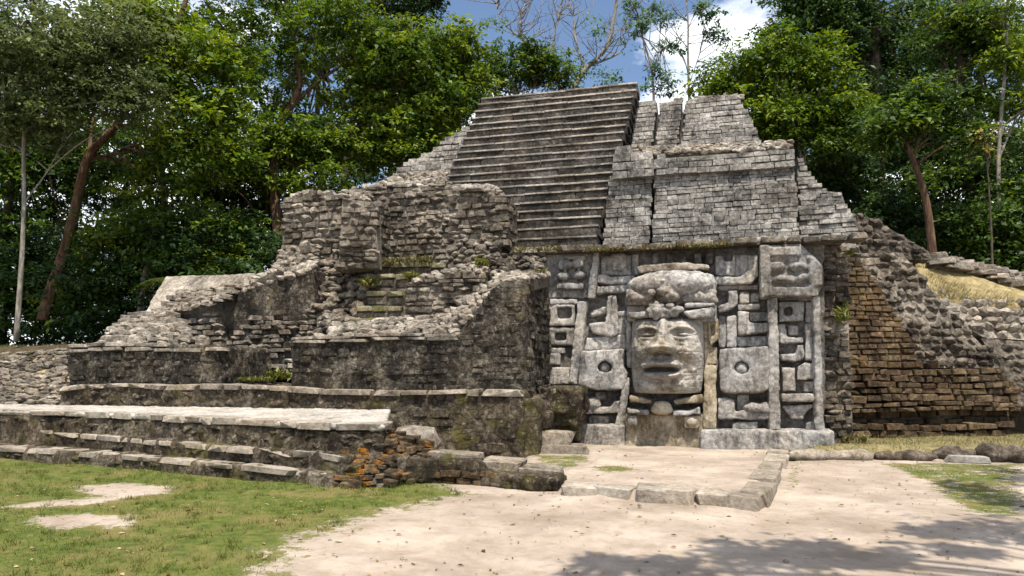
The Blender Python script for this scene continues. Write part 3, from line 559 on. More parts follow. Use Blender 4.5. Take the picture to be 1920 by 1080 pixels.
def side_steps():
    t = thing('corner_steps', (-2.5, 13.9, .1), 'rough stone steps and a big capping boulder in the corner beside the mask', 'steps')
    rnd = random.Random(91)
    eroded('corner_mass', [box(-3.3, -2.75, 13.1, 15.4, -.2, 1.15)], M['platform'], t, vox=.07, amps=((.14, .5), (.06, .15)))
    def slab(px0, px1, py0, py1, Y, d, mk='platform', kind='worn'):
        p, q = atY(px0, py1, Y), atY(px1, py0, Y); stone(t, ((p.x+q.x)/2, Y+d/2, (p.z+q.z)/2), (q.x-p.x, d, q.z-p.z), (rnd.uniform(-.05, .05), rnd.uniform(-.04, .04), rnd.uniform(-.1, .1)), mk, rnd, kind)
    P_, Q_ = atY(1010, 800, 13.9), atY(1089, 727, 13.9); eroded('cap_boulder', [box(P_.x, Q_.x, 13.9, 15.1, P_.z+.25, Q_.z), box(P_.x+.1, Q_.x-.08, 14., 15.1, P_.z, P_.z+.3)], M['platform'], t, vox=.045, smooth=5, amps=((.2, .35), (.1, .13), (.04, .06))); slab(1014, 1086, 764, 800, 14.0, 1.1); slab(1020, 1088, 795, 832, 14.1, 1.1)
    slab(978, 1032, 766, 806, 13.45, .8); slab(980, 1022, 738, 772, 13.6, .8); slab(976, 1070, 806, 838, 13.4, .9, 'kerb'); slab(985, 1062, 836, 862, 13.5, .9); slab(1006, 1104, 834, 862, 13.3, .8, 'kerb')
    slab(1035, 1090, 828, 850, 14.2, .8)
side_steps()
def flank_right():
    t = thing('side_buttress', (3, 15.8, 0), 'narrow strip of rough dark stones closing the right end of the mask', 'wall')
    wall(t, 'wall_face', YP(15.75, .02), [(1543, 462), (1590, 458), (1594, 640), (1602, 834), (1549, 834)], 'darkrubble', 1.6, ch=.14, wr=(.16, .34), depth=.32, proud=.1, seed=101, rot=.1, kind='mix', fill=1.1)
    b = thing('side_wall', (5, 17.2, .2), 'brown algae-stained coursed stone wall with orange patches on the right flank', 'wall')
    O = atZ(1600, 822, .22); A = 22
    pw = Plane((O.x, O.y), A, .0); pk = Plane((O.x, O.y), A, .14, 1.7)
    plain('wall_core', [prism([pw.at(1595, 815)+pw.m*.5, pw.at(1905, 812)+pw.m*.5, pw.at(1895, 700)+pw.m*.5, pw.at(1595, 692)+pw.m*.5], pw.m*3)], M['core'], b)
    courses(b, pw, [(1592, 768), (1592, 688), (1760, 685), (1880, 690), (1910, 725), (1912, 770)], 'brown', ch=.15, wr=(.16, .46), depth=.45, proud=.06, seed=102, rot=.05, chv=.4, fill=1.06, kind='worn')
    courses(b, Plane((O.x-pw.m.x*-.35, O.y+pw.m.y*.35), A), [(1592, 800), (1592, 766), (1912, 768), (1912, 800)], 'brown', ch=.2, wr=(.3, .6), depth=.3, proud=.05, seed=103)
    courses(b, pw, [(1598, 824), (1596, 797), (1720, 793), (1905, 799), (1908, 818)], 'brown', ch=.14, wr=(.2, .55), depth=.45, proud=.08, seed=104, rot=.08, fill=1.07)
    wall(b, 'wall_face', pk, [(1588, 690), (1586, 492), (1592, 480), (1614, 486), (1650, 540), (1682, 592), (1712, 642), (1732, 690)], 'brown', 1.6, ch=.125, wr=(.16, .38), depth=.35, proud=.03, seed=105, rot=.035, chv=.4, fill=1.06, kind='worn')
    c = thing('rubble_core', (6.5, 17.8, 1.7), 'exposed core of dark rounded rubble where the side wall has fallen', 'rubble')
    pc = Plane((O.x-.0, O.y+.35), A, .3, 1.7)
    wall(c, 'rubble_bank', pc, [(1600, 484), (1700, 480), (1726, 506), (1760, 556), (1800, 600), (1850, 650), (1886, 690), (1700, 690), (1640, 560), (1600, 510)], 'darkrubble', 1.5, ch=.19, wr=(.18, .36), depth=.36, proud=.12, seed=106, rot=.2, kind='boulder', fill=1.08)
    d = thing('rubble_core', (9, 18.8, 1.7), 'band of big pale grey boulders below the dry grass slope at the picture edge', 'rubble')
    pd = Plane((O.x, O.y+.55), A, .45, 1.7)
    wall(d, 'rubble_bank', pd, [(1748, 548), (1800, 552), (1960, 572), (1960, 640), (1850, 632), (1800, 605)], 'rubble', 1.5, ch=.24, wr=(.2, .4), depth=.4, proud=.14, seed=107, rot=.3, kind='boulder', fill=1.1)
    wall(d, 'rubble_bank', pd, [(1845, 634), (1980, 644), (1980, 770), (1912, 770), (1880, 690)], 'darkrubble', 1.5, ch=.2, wr=(.18, .4), depth=.3, proud=.06, seed=108, rot=.3, kind='boulder', skip=.35)
    e = thing('rubble_core', (5.5, 19, 4), 'upper slope of dark stones descending from the terrace flank', 'rubble')
    wall(e, 'rubble_bank', Plane((O.x, O.y+.9), A-6, .35, 1.7), [(1596, 486), (1596, 400), (1640, 408), (1690, 438), (1745, 470), (1752, 486)], 'darkrubble', 2., ch=.18, wr=(.18, .36), depth=.36, proud=.1, seed=109, rot=.15, kind='boulder', fill=1.06)
    f = thing('grass_slope', (8.5, 19.5, 3), 'dry yellow grass slope on top of the fallen flank', 'slope')
    q = [pd.at(1722, 512), pd.at(1750, 552), pd.at(1990, 580), pd.at(1990, 560)]
    back = [atY(1715, 484, 21.2), atY(2000, 548, 24)]
    V = [q[0], q[1], q[2], back[1], back[0]]; W = [v+Vector((0, .3, -2.)) for v in V]
    n = 5; eroded('slope_body', [(V+W, [tuple(range(n)), tuple(range(2*n-1, n-1, -1))]+[(i, i+n, (i+1) % n+n, (i+1) % n) for i in range(n)])], M['ground_dry'], f, vox=.12, smooth=2, amps=((.2, .8), (.06, .2)))
    global SLOPE; SLOPE = V
    g = thing('slab_ridge', (9, 21.5, 4), 'row of flat weathered slabs along the top of the grass slope', 'stone row')
    rubble(g, 'ridge_core', [(1738, 488, 20.6), (1990, 558, 22.6), (1990, 536, 23.4), (1745, 474, 21.4)], 'rubble', (.3, .6), seed=110, flat=.3, kind='worn', rnds=.3, dens=1.1)
flank_right()

def kerbs():
    rnd = random.Random(121)
    t = thing('forecourt_kerb', (.5, 10.5, 0), 'L-shaped kerb of pale worn slabs edging the forecourt below the mask', 'kerb')
    pts = [atZ(*p, .16) for p in [(1052, 909), (1120, 911), (1190, 915), (1250, 916), (1310, 921), (1375, 925), (1434, 931)]]
    for a, b in zip(pts, pts[1:]):
        L = (b-a).length; stone(t, a.lerp(b, .5)+Vector((0, .2, -.1)), (L*1.16, rnd.uniform(.5, .75), rnd.uniform(.2, .26)), (rnd.uniform(-.03, .03), rnd.uniform(-.03, .03), math.atan2(b.y-a.y, b.x-a.x)+rnd.uniform(-.06, .06)), 'kerbpale', rnd, 'worn', 'kerb_stone')
    pts = [atZ(*p, .15) for p in [(1432, 926), (1450, 898), (1459, 878), (1466, 862), (1472, 849), (1476, 840)]]
    for a, b in zip(pts, pts[1:]):
        L = (b-a).length; stone(t, a.lerp(b, .5)+Vector((-.14, 0, -.1)), (rnd.uniform(.36, .46), L*1.14, rnd.uniform(.2, .26)), (rnd.uniform(-.03, .03), rnd.uniform(-.03, .03), math.atan2(b.y-a.y, b.x-a.x)-math.pi/2), 'kerbpale', rnd, 'worn', 'kerb_stone')
    w = thing('low_retaining_wall', (-3, 10.5, 0), 'low mossy stone wall stepping down from the stair end to the kerb', 'wall')
    eroded('wall_body', [prism([atZ(735, 908), atZ(850, 906), atZ(1050, 926), atZ(1050, 926)+Vector((0, .6, 0)), atZ(850, 906)+Vector((0, .7, 0)), atZ(735, 908)+Vector((0, .8, 0))], (0, 0, .2)), prism([atZ(735, 908), atZ(850, 906), atZ(900, 911), atZ(900, 911)+Vector((0, .5, 0)), atZ(850, 906)+Vector((0, .6, 0)), atZ(735, 908)+Vector((0, .7, 0))], (0, 0, .36))], M['platform'], w, vox=.045, amps=((.16, .3), (.08, .1)))
    courses(w, YP(9.93, .05, 0, ang=-3), [(800, 912), (800, 872), (900, 882), (1000, 900), (1050, 908), (1050, 926)], 'brown', ch=.13, wr=(.15, .4), depth=.25, proud=.05, seed=122, rot=.1, kind='worn', name='wall_stone')
    spec = [(732, 815, 802, 850, 10.9, 'kerb'), (740, 812, 845, 912, 10.45, 'brown'), (790, 900, 850, 884, 10.35, 'kerb'), (800, 856, 878, 912, 10.15, 'brown'), (893, 978, 864, 895, 10.2, 'kerb'), (968, 1052, 878, 906, 10.15, 'kerb'), (845, 900, 880, 905, 10.2, 'brown'),
            (888, 960, 888, 920, 10.1, 'brown'), (950, 1056, 900, 928, 9.95, 'brown')]
    for x0, x1, y0, y1, Y, mk in spec:
        p, q = atY(x0, y1, Y), atY(x1, y0, Y); d = rnd.uniform(.55, .7)
        stone(w, ((p.x+q.x)/2, Y+d/2, (p.z+q.z)/2), (q.x-p.x+.04, d, q.z-p.z+.03), (rnd.uniform(-.03, .03), rnd.uniform(-.02, .02)+.02, rnd.uniform(-.05, .05)), mk, rnd, 'worn' if y1-y0 < 45 else 'boulder', 'wall_stone')
    k = 0
    for pa, pb, h, lab in ((1482, 1642, .2, 'long pale rounded kerb stone right of the forecourt corner'), (1646, 1765, .17, 'dark kerb stone in the middle of the row before the side wall'), (1755, 1850, .22, 'tilted dark kerb stone overlapping its neighbour near the shadow'), (1838, 1935, .3, 'thick dark kerb stone at the right edge of the picture')):
        a = atZ(pa, 866-(k == 2)*4, 0); b = atZ(pb, 866+(k == 3)*3, 0); L = (b-a).length; ang = math.atan2(b.y-a.y, b.x-a.x)
        V, F = [], []; n = 14
        me_s = []
        for i in range(n):
            f = i/(n-1); r = h*.62*(1-.5*abs(2*f-1)**5)*(1+.16*math.sin(f*9+k*2)+.08*math.sin(f*23+k))
            for j in range(10):
                an = 2*math.pi*j/10; V.append(a.lerp(b, f)+Vector((0, .2, h*.45))+Vector((-math.sin(ang), math.cos(ang), 0))*math.cos(an)*r*1.25+UP*math.sin(an)*r)
        for i in range(n-1):
            for j in range(10): F.append((i*10+j, i*10+(j+1) % 10, i*10+10+(j+1) % 10, i*10+10+j))
        F += [tuple(range(9, -1, -1)), tuple(range((n-1)*10, n*10))]
        o = eroded('kerb_stone', [(V, F)], M['log'] if k else M['kerb'], None, vox=.03, smooth=2, amps=((.07, .25), (.03, .08))); tag(o, lab, 'kerb stone', 'kerb stones before the side wall'); k += 1
    for px, py, s, lab in ((1815, 861, .42, 'small flat pale stone lying in front of the dark kerb stones'),):
        o = stone_obj = link('loose_stone', stone_mesh('worn', 'slab', rnd)); p = atZ(px, py, .05); o.location = p; o.scale = (s*1.9, s*.8, .16); tag(o, lab, 'stone')
    for px, py, s, lab in ((860, 902, .001, ''),): pass
kerbs()
# ------------------------------------------------------------------ the carved mask
def carved_mask():
    YB = 15.85; KZ = 2.5717
    def pz(zx, zy, d): return atY(1020+zx/KZ, 440+zy/KZ, YB-d)
    t = thing('carved_mask', (0, 15.6, 0), 'giant carved limestone mask with headdress, framed by relief panels', 'stone mask')
    eroded('backing_wall', [prism([pz(-10, 66, .1), pz(1352, 25, .1), pz(1360, 1050, .1), pz(-10, 1050, .1)], (0, 1.6, 0))], M['mask_back'], t, vox=.045, smooth=2, amps=((.1, .3), (.05, .1)))
    def rel(name, poly, d, mk='mask', vox=.026, sm=4, amp=.03):
        return eroded(name, [prism([pz(x, y, d) for x, y in poly], (0, d+.12, 0))], M[mk], t, vox=vox, smooth=sm, amps=((amp*2., .35), (amp*1.4, .12), (amp*.6, .05)))
    def rect(x0, y0, x1, y1): return [(x0, y0), (x1, y0), (x1, y1), (x0, y1)]
    def ring(name, outer, inner, d, **k):
        n = len(outer); V = []
        for poly, dd in ((outer, d), (inner, d), (outer, -.1), (inner, -.1)): V += [pz(x, y, dd) for x, y in poly]
        F = []
        for i in range(n):
            j = (i+1) % n; F += [(i, j, n+j, n+i), (2*n+i, 3*n+i, 3*n+j, 2*n+j), (i, 2*n+i, 2*n+j, j), (n+i, n+j, 3*n+j, 3*n+i)]
        return eroded(name, [(V, F)], M[k.get('mk', 'mask')], t, vox=.026, smooth=6, amps=((.05, .3), (.027, .08)))
    def ball(c, r, d, sx=1., sz=1., n=10):
        p = pz(*c, d); V = []; F = []
        for i in range(n+1):
            for j in range(2*n):
                th = math.pi*i/n; ph = math.pi*j/n; V.append(p+Vector((math.sin(th)*math.cos(ph)*r*sx, math.sin(th)*math.sin(ph)*r, math.cos(th)*r*sz)))
        for i in range(n):
            for j in range(2*n): F.append((i*2*n+j, i*2*n+(j+1) % (2*n), (i+1)*2*n+(j+1) % (2*n), (i+1)*2*n+j))
        bm = bmesh.new(); vs = [bm.verts.new(v) for v in V]; [bm.faces.new([vs[k] for k in f]) for f in F]
        bmesh.ops.remove_doubles(bm, verts=bm.verts, dist=1e-4); bm.verts.index_update(); V = [v.co.copy() for v in bm.verts]; F = [tuple(v.index for v in f.verts) for f in bm.faces]; bm.free(); return V, F
    # ledges and pedestal
    rel('base_ledge', [(150, 915), (392, 922), (392, 1050), (150, 1050)], .6, vox=.04); rel('base_ledge', [(755, 940), (1402, 947), (1408, 1052), (752, 1052)], .68, vox=.04)
    rel('pedestal', [(388, 862), (766, 862), (770, 1055), (388, 1055)], .56, 'mask_warm', vox=.035, sm=8)
    # left outer column
    rel('glyph_panel', [(0, 85), (238, 78), (228, 305), (0, 305)], .2)
    eroded('glyph', [ball((100, 145), .13, .3, 1.3), ball((165, 140), .12, .3, 1.2), ball((95, 200), .1, .3, 1.6), ball((170, 195), .1, .3, 1.6), prism([pz(x, y, .34) for x, y in rect(60, 232, 190, 262)], (0, .2, 0)), prism([pz(x, y, .3) for x, y in rect(70, 100, 200, 118)], (0, .2, 0))], M['mask'], t, vox=.026, smooth=5, amps=((.05, .14),))
    rel('frame_band', [(238, 76), (268, 75), (248, 308), (206, 308)], .36)
    rel('pilaster', [(162, 322), (210, 322), (162, 722), (116, 720)], .38); rel('frame_band', [(0, 312), (162, 310), (160, 334), (0, 338)], .26)
    ring('scroll', rect(20, 336, 152, 440), [(62, 352), (132, 350), (130, 402), (66, 406)], .26); ring('scroll', rect(20, 448, 146, 536), rect(52, 474, 108, 512), .24)
    rel('stone_plug', rect(20, 545, 102, 572), .2); rel('stone_plug', rect(20, 572, 76, 628), .24); rel('stone_plug', rect(20, 640, 122, 722), .26)
    # left inner field
    rel('frame_band', rect(425, 95, 456, 195), .24); rel('niche_panel', rect(270, 100, 425, 196), .16); rel('plaster_patch', [(322, 92), (392, 90), (402, 150), (372, 176), (326, 170)], .22)
    rel('scroll', [(256, 192), (300, 190), (320, 206), (436, 196), (440, 232), (300, 240), (258, 228)], .32); rel('scroll', [(250, 250), (404, 240), (404, 274), (330, 282), (250, 288)], .3)
    rel('scroll', [(302, 294), (350, 290), (356, 482), (320, 494), (228, 474), (214, 428), (296, 420)], .3); rel('scroll', [(218, 372), (302, 344), (302, 384), (222, 398)], .22); rel('scroll', [(350, 370), (398, 366), (398, 392), (352, 394)], .24)
    rel('relief_panel', [(205, 498), (396, 480), (396, 556), (196, 560)], .22); rel('relief_panel', rect(352, 395, 398, 480), .2)
    ring('ear_panel', [(180, 562), (290, 556), (388, 550), (388, 640), (406, 668), (386, 748), (255, 752), (164, 726)], [(266, 620), (294, 606), (322, 620), (330, 640), (322, 658), (294, 668), (266, 658), (258, 640)], .44)
    eroded('ear_plug', [ball((294, 642), .13, .26)], M['mask'], t, vox=.025, smooth=2, amps=((.02, .1),))
    rel('ear_panel_back', rect(240, 600, 350, 690), .22)
    rel('scroll', [(168, 832), (318, 832), (336, 800), (372, 800), (368, 862), (172, 862)], .34); eroded('knob', [ball((238, 815), .15, .26, 1.2)], M['mask'], t, vox=.025, smooth=3, amps=((.03, .1),)); rel('stone_plug', rect(214, 870, 312, 916), .2)
    rel('frame_band', rect(246, 752, 300, 800), .24)
    rel('diagonal_band', [(374, 752), (398, 690), (414, 690), (406, 770), (386, 926), (340, 926)], .42)
    # headdress
    M['headdress'] = stone_mat('headdress_limestone', (.1, .085, .068), (.24, .22, .195), (.46, .445, .42), stain=(.045, .033, .02), stain_amt=(.46, .64), streak=.2, speck=.5, var=.05, bump=.7)
    hd = [(392, 320), (398, 262), (438, 208), (560, 178), (740, 174), (818, 194), (832, 262), (826, 322), (700, 332), (560, 344), (400, 340)]
    top = [(404, 276), (402, 250), (438, 206), (560, 178), (740, 174), (818, 194), (832, 250), (826, 276)]
    eroded('headdress', [prism([pz(x, y, .66) for x, y in top], (0, .8, 0)), ball((614, 244), .5, .52, 1.95, .64), ball((560, 238), .4, .6, 1.2, .6), ball((690, 240), .4, .6, 1.2, .6)], M['mask'], t, vox=.03, smooth=7, amps=((.06, .5), (.045, .12), (.025, .05)))
    eroded('headdress_band', [prism([pz(x, y, .74) for x, y in hd if y > 250 or x in (398, 832)], (0, .7, 0))]+[ball((x, 305+8*math.sin(x)), .1, .76, 1.3, 1.1) for x in (425, 465, 500, 700, 740, 780, 812)], M['headdress'], t, vox=.03, smooth=4, amps=((.1, .2), (.06, .08)))
    kr = random.Random(9); kn = [ball((kr.gauss(596, 34), kr.gauss(280, 24)), kr.uniform(.05, .095), .92+kr.uniform(0, .1), kr.uniform(.9, 1.6), kr.uniform(.7, 1.1)) for _ in range(20)]
    eroded('headdress_knot', kn+[ball((600, 285), .2, .8, 1.4, 1.1)], M['headdress'], t, vox=.022, smooth=1, amps=((.04, .08),))
    eroded('rosette', [ball((542, 366), .17, .88, 1.05, .95), ball((542, 366), .07, 1.04), ball((600, 368), .1, .9, 1.3, .9), ball((640, 360), .11, .9, 1.5, .7), ball((585, 392), .08, .88, 1.5, .7), ball((625, 386), .08, .88, 1.4, .6)]+[ball((542+40*math.cos(a), 366+36*math.sin(a)), .055, .94) for a in [i*.785 for i in range(8)]], M['mask'], t, vox=.022, smooth=1, amps=((.04, .08),))
    rel('headband', [(404, 376), (500, 372), (505, 400), (408, 402)], .86); rel('headband', [(668, 372), (780, 352), (812, 346), (828, 364), (816, 398), (700, 400)], .9); rel('headband', [(676, 330), (824, 324), (824, 346), (680, 352)], .92)
    rel('head_block', [(398, 345), (828, 338), (834, 420), (398, 420)], .6)
    rel('crown_bar', [(448, 152), (560, 140), (700, 134), (796, 146), (798, 166), (640, 172), (456, 186)], .62, 'kerb'); [rel('crown_peg', rect(x, 88, x+34, 140), .2, 'mask_back') for x in (520, 590, 655, 725, 780)]
    # face
    def face():
        x0, x1, y0, y1 = 414, 776, 402, 770; nu, nv = 96, 104; V, F = [], []
        def g(a, s): return math.exp(-(a/s)**2)
        def D(x, y):
            a = (x-(x0+x1)/2)/((x1-x0)/2); b = (y-(y0+y1)/2)/((y1-y0)/2)
            b2 = b*.96; aa = a*(1+.1*max(0, b)**2)
            h = .38+.62*math.sqrt(max(0, 1-min(1, abs(aa))**2.1))*max(0, 1-abs(b2)**7)**.5
            h += .05*g(y-430, 22)*g(x-592, 120)                                         # forehead
            for cx, cy, w in ((497, 484, 56), (668, 482, 58)):                          # eye sockets, lids, brow
                arch = cy-34+((x-cx)/w)**2*16
                h += .11*g(y-arch, 9)*g(x-cx, w*1.25) - .15*g(y-(cy-4), 22)*g(x-cx, w) + .18*g(y-(cy+1), 14)*g(x-cx, w*.74)
                h -= .1*g(y-(cy+9-((x-cx)/w)**2*6), 3.6)*g(x-cx, w*.72) ; h += .05*g(y-(cy+19), 7)*g(x-cx, w*.8)
            nx = 574-(y-440)*.03; f = min(1, max(0, (y-428)/118.)); wn = 15+40*f**1.5; hn = (.17+.36*f**1.1)
            if y > 546: hn *= max(0, 1-((y-546)/32.))**.5 if y < 578 else 0
            q = abs(x-nx)/wn; h += hn*(math.exp(-q**3.2))
            for s in (-1, 1):
                h += .26*g(x-(nx+s*46), 22)*g(y-554, 20)*(1 if y < 572 else max(0, 1-(y-572)/10))
                h -= .12*g(x-(nx+s*25), 13)*g(y-579, 6)
                h += .13*g(x-(592+s*108), 46)*g(y-560, 44); h -= .06*g(x-(575+s*118), 40)*g(y-668, 46)                             # cheeks
                h -= .055*g(x-(570+s*(70+(y-570)*.35)), 10)*g(y-600, 38)
            lx = (x-566)/94.
            if abs(lx) < 1.25:
                up = 620+15*lx*lx+5*math.cos(lx*5)*max(0, 1-abs(lx)*1.4); lo = 682-10*lx*lx; k = max(0, 1-abs(lx/1.16)**3)
                h += .34*g(y-up, 16)*k + .27*g(y-lo, 14)*k
                mo = max(0, 1-(lx/.9)**4); h -= .46*g(y-(650+5*lx*lx), 9.5-3*lx*lx)*mo
                h += .1*g(y-664, 6)*max(0, 1-(lx/.62)**2)
            h += .09*g(x-575, 80)*g(y-735, 25) - .04*g(y-704, 9)*g(x-570, 90)
            jr = (y-402)/33.; fj = jr-math.floor(jr); h -= .014*g(min(fj, 1-fj)*33, 1.8)
            vx = (x-414+(int(jr) % 2)*31)/62.; fv = vx-math.floor(vx); h -= .012*g(min(fv, 1-fv)*62, 1.8)
            h += .03*noise.noise(Vector((x*.025, y*.025, 1)))+.022*noise.noise(Vector((x*.07, y*.07, 4)))+.012*noise.noise(Vector((x*.18, y*.18, 7)))
            return h
        for j in range(nv):
            for i in range(nu):
                fx = i/(nu-1); fy = j/(nv-1); a = 2*fx-1; b = 2*fy-1
                x = (x0+x1)/2+(x1-x0)/2*a*(1-.09*max(0, b)**3*1.0-.04*max(0, -b)**4); y = (y0+y1)/2+(y1-y0)/2*b*(1-.03*abs(a)**4)
                edge = max(abs(a), abs(b)); d = D(x, y) if edge < .999 else .25
                p = pz(x, y, .75); V.append(Vector((p.x, YB-d, p.z)))
        for j in range(nv-1):
            for i in range(nu-1): k = j*nu+i; F.append((k, k+nu, k+nu+1, k+1))
        n0 = len(V); ringi = [i for i in range(nu)]+[j*nu+nu-1 for j in range(1, nv)]+[(nv-1)*nu+i for i in range(nu-2, -1, -1)]+[j*nu for j in range(nv-2, 0, -1)]
        for k in ringi: V.append(Vector((V[k].x, YB+.05, V[k].z)))
        m = len(ringi)
        for q in range(m): F.append((ringi[q], ringi[(q+1) % m], n0+(q+1) % m, n0+q))
        me = mesh('face', V, F, M['face']); bm = bmesh.new(); bm.from_mesh(me); bmesh.ops.recalc_face_normals(bm, faces=bm.faces); bm.to_mesh(me); bm.free()
        link('face', me, t)
    M['face'] = stone_mat('face_limestone', (.15, .14, .125), (.29, .275, .25), (.46, .44, .41), stain=(.085, .065, .032), stain_amt=(.5, .66), streak=.5, speck=.5, var=.02, bump=.6, stain_scale=1.8, rust=(.2, .15, .075), rust_rng=(.56, .7), rust_scale=1.6)
    face()
    rel('head_side', [(392, 410), (420, 410), (424, 640), (400, 640)], .42, 'mask'); rel('ear', [(768, 404), (836, 398), (842, 470), (812, 540), (790, 640), (770, 640)], .46, 'mask_warm')
    ring('ear_scroll', [(786, 410), (840, 404), (846, 500), (800, 540)], [(800, 432), (822, 428), (824, 482), (806, 498)], .54, mk='mask_warm')
    rel('pilaster', rect(784, 540, 836, 626), .46, 'mask_warm'); rel('pilaster', [(776, 630), (833, 630), (830, 936), (764, 940)], .52, 'mask_warm')
    # chin ornaments
    rel('collar', [(410, 778), (480, 786), (520, 800), (520, 818), (412, 808)], .7, 'mask_warm'); rel('collar', [(766, 770), (690, 784), (620, 800), (640, 818), (766, 808)], .7, 'mask_warm')
    rel('collar', [(398, 832), (420, 842), (505, 846), (505, 868), (400, 864)], .76, 'mask'); rel('collar', [(622, 850), (700, 848), (752, 832), (756, 868), (700, 872), (626, 872)], .76, 'mask')
    eroded('chin_ornament', [ball((568, 846), .2, .66, 1.2, .5), ball((568, 818), .17, .7, 1.1, .45), prism([pz(x, y, .72) for x, y in rect(524, 826, 614, 858)], (0, .3, 0))], M['mask_warm'], t, vox=.03, smooth=4, amps=((.04, .15),))
    rel('peg', rect(402, 872, 446, 922), .7); eroded('peg', [prism([pz(x, y, .68) for x, y in rect(676, 872, 752, 934)], (0, .3, 0)), ball((710, 905), .1, .66, 1.1)], M['mask_warm'], t, vox=.03, smooth=4, amps=((.03, .15),))
    # right inner field
    rel('scroll', [(828, 104), (860, 92), (868, 130), (912, 128), (912, 92), (920, 92), (920, 196), (826, 196), (830, 150)], .28); rel('niche_panel', rect(918, 95, 986, 200), .16)
    rel('scroll', [(818, 202), (940, 206), (970, 190), (986, 150), (984, 96), (1034, 94), (1036, 196), (1000, 238), (818, 238)], .34); rel('frame_band', [(818, 246), (1036, 240), (1036, 266), (818, 268)], .24)
    rel('scroll', [(888, 270), (936, 266), (936, 334), (900, 362), (842, 378), (840, 346), (888, 326)], .32); rel('stone_plug', rect(944, 274, 992, 330), .26); rel('scroll', [(936, 336), (1042, 332), (1042, 362), (936, 364)], .24); rel('stone_plug', rect(996, 280, 1040, 328), .18)
    rel('relief_panel', rect(880, 390, 928, 546), .26); rel('scroll', [(936, 368), (992, 372), (988, 424), (1086, 424), (1086, 470), (1000, 480), (936, 486)], .32); rel('relief_panel', rect(994, 372, 1086, 420), .2); rel('relief_panel', [(930, 494), (1086, 484), (1086, 536), (930, 540)], .2)
    rel('relief_panel', rect(842, 388, 878, 546), .2)
    ring('ear_panel', [(846, 552), (960, 544), (1082, 540), (1088, 640), (1088, 742), (1052, 764), (872, 768), (846, 746)], [(916, 640), (930, 616), (956, 608), (982, 622), (990, 646), (978, 668), (950, 674), (926, 664)], .48)
    eroded('ear_plug', [ball((953, 645), .15, .3)], M['mask'], t, vox=.025, smooth=2, amps=((.02, .1),)); rel('ear_panel_back', rect(900, 596, 1010, 690), .26)
    rel('scroll', [(838, 790), (880, 784), (918, 800), (920, 852), (1092, 850), (1092, 892), (838, 890)], .4); eroded('knob', [ball((1015, 836), .15, .34, 1.5, .8), ball((1066, 838), .13, .34, 1.2, 1)], M['mask'], t, vox=.026, smooth=3, amps=((.06, .12),)); rel('stone_plug', rect(908, 904, 1028, 942), .34); rel('frame_band', rect(930, 770, 990, 850), .2)
    # right outer column
    eroded('monster_head', [prism([pz(x, y, .5) for x, y in [(1042, 50), (1238, 42), (1290, 92), (1342, 146), (1344, 236), (1322, 292), (1050, 306), (1040, 180)]], (0, .6, 0)),
                            prism([pz(x, y, .62) for x, y in [(1042, 50), (1086, 48), (1102, 296), (1046, 304)]], (0, .3, 0)), prism([pz(x, y, .6) for x, y in rect(1090, 56, 1240, 100)], (0, .3, 0)),
                            prism([pz(x, y, .6) for x, y in rect(1100, 252, 1326, 296)], (0, .3, 0)), prism([pz(x, y, .62) for x, y in [(1276, 100), (1344, 150), (1342, 240), (1282, 250)]], (0, .3, 0)),
                            ball((1122, 158), .13, .52, 1.2, .9), ball((1224, 160), .14, .52, 1.35, .8), ball((1224, 150), .08, .64, 1.4, .7), ball((1140, 216), .15, .5, 1.2, .7), ball((1188, 218), .15, .5, 1.2, .7), ball((1240, 212), .15, .5, 1.2, .7)], M['mask'], t, vox=.026, smooth=3, amps=((.05, .25), (.025, .07)))
    rel('pilaster', [(1082, 304), (1126, 302), (1142, 944), (1086, 944)], .46); rel('pilaster', [(1298, 298), (1330, 296), (1354, 948), (1310, 948)], .46)
    ring('scroll', [(1130, 326), (1256, 320), (1252, 418), (1132, 420)], [(1156, 350), (1198, 348), (1198, 388), (1158, 390)], .28); rel('stone_plug', rect(1204, 352, 1240, 386), .2)
    rel('relief_panel', rect(1130, 300, 1298, 318), .2); rel('relief_panel', rect(1262, 322, 1298, 424), .2)
    rel('scroll', [(1122, 430), (1166, 430), (1170, 494), (1252, 494), (1252, 522), (1140, 526)], .28); rel('frame_band', rect(1262, 430, 1302, 606), .3); rel('stone_plug', rect(1178, 440, 1226, 488), .2)
    rel('scroll', [(1140, 576), (1216, 574), (1222, 530), (1252, 530), (1254, 596), (1216, 614), (1140, 608)], .3); rel('stone_plug', [(1146, 640), (1216, 638), (1218, 756), (1150, 758)], .3); rel('scroll', [(1218, 664), (1222, 640), (1262, 614), (1306, 622), (1306, 700), (1218, 702)], .28)
    rel('stone_plug', rect(1250, 706, 1308, 760), .2); rel('frame_band', rect(1146, 766, 1310, 806), .42); rel('scroll', [(1150, 828), (1306, 822), (1264, 852), (1250, 890), (1192, 890), (1170, 852)], .3); rel('stone_plug', [(1264, 906), (1310, 896), (1312, 946), (1262, 946)], .26)
    # lip of the terrace above
    lip = thing('terrace_lip', (0, 15.5, 4.4), 'thin mossy course of stones capping the carved mask', 'ledge')
    plain('ledge_core', [box(-3.4, 3.3, 15.42, 18, 4.375, 4.43)], M['core'], lip)
    rnd = random.Random(131); x = -3.6; k = 0
    while x < 3.35:
        w = rnd.uniform(.3, .6); stone(lip, (x+w/2, 15.5+rnd.uniform(-.05, .05), 4.44+.02*math.sin(x*2)), (w*1.02, .6, .14*rnd.uniform(.85, 1.2)), (rnd.uniform(-.06, .06), rnd.uniform(-.04, .04), rnd.uniform(-.05, .05)), 'chamber', rnd, 'worn'); x += w
carved_mask()
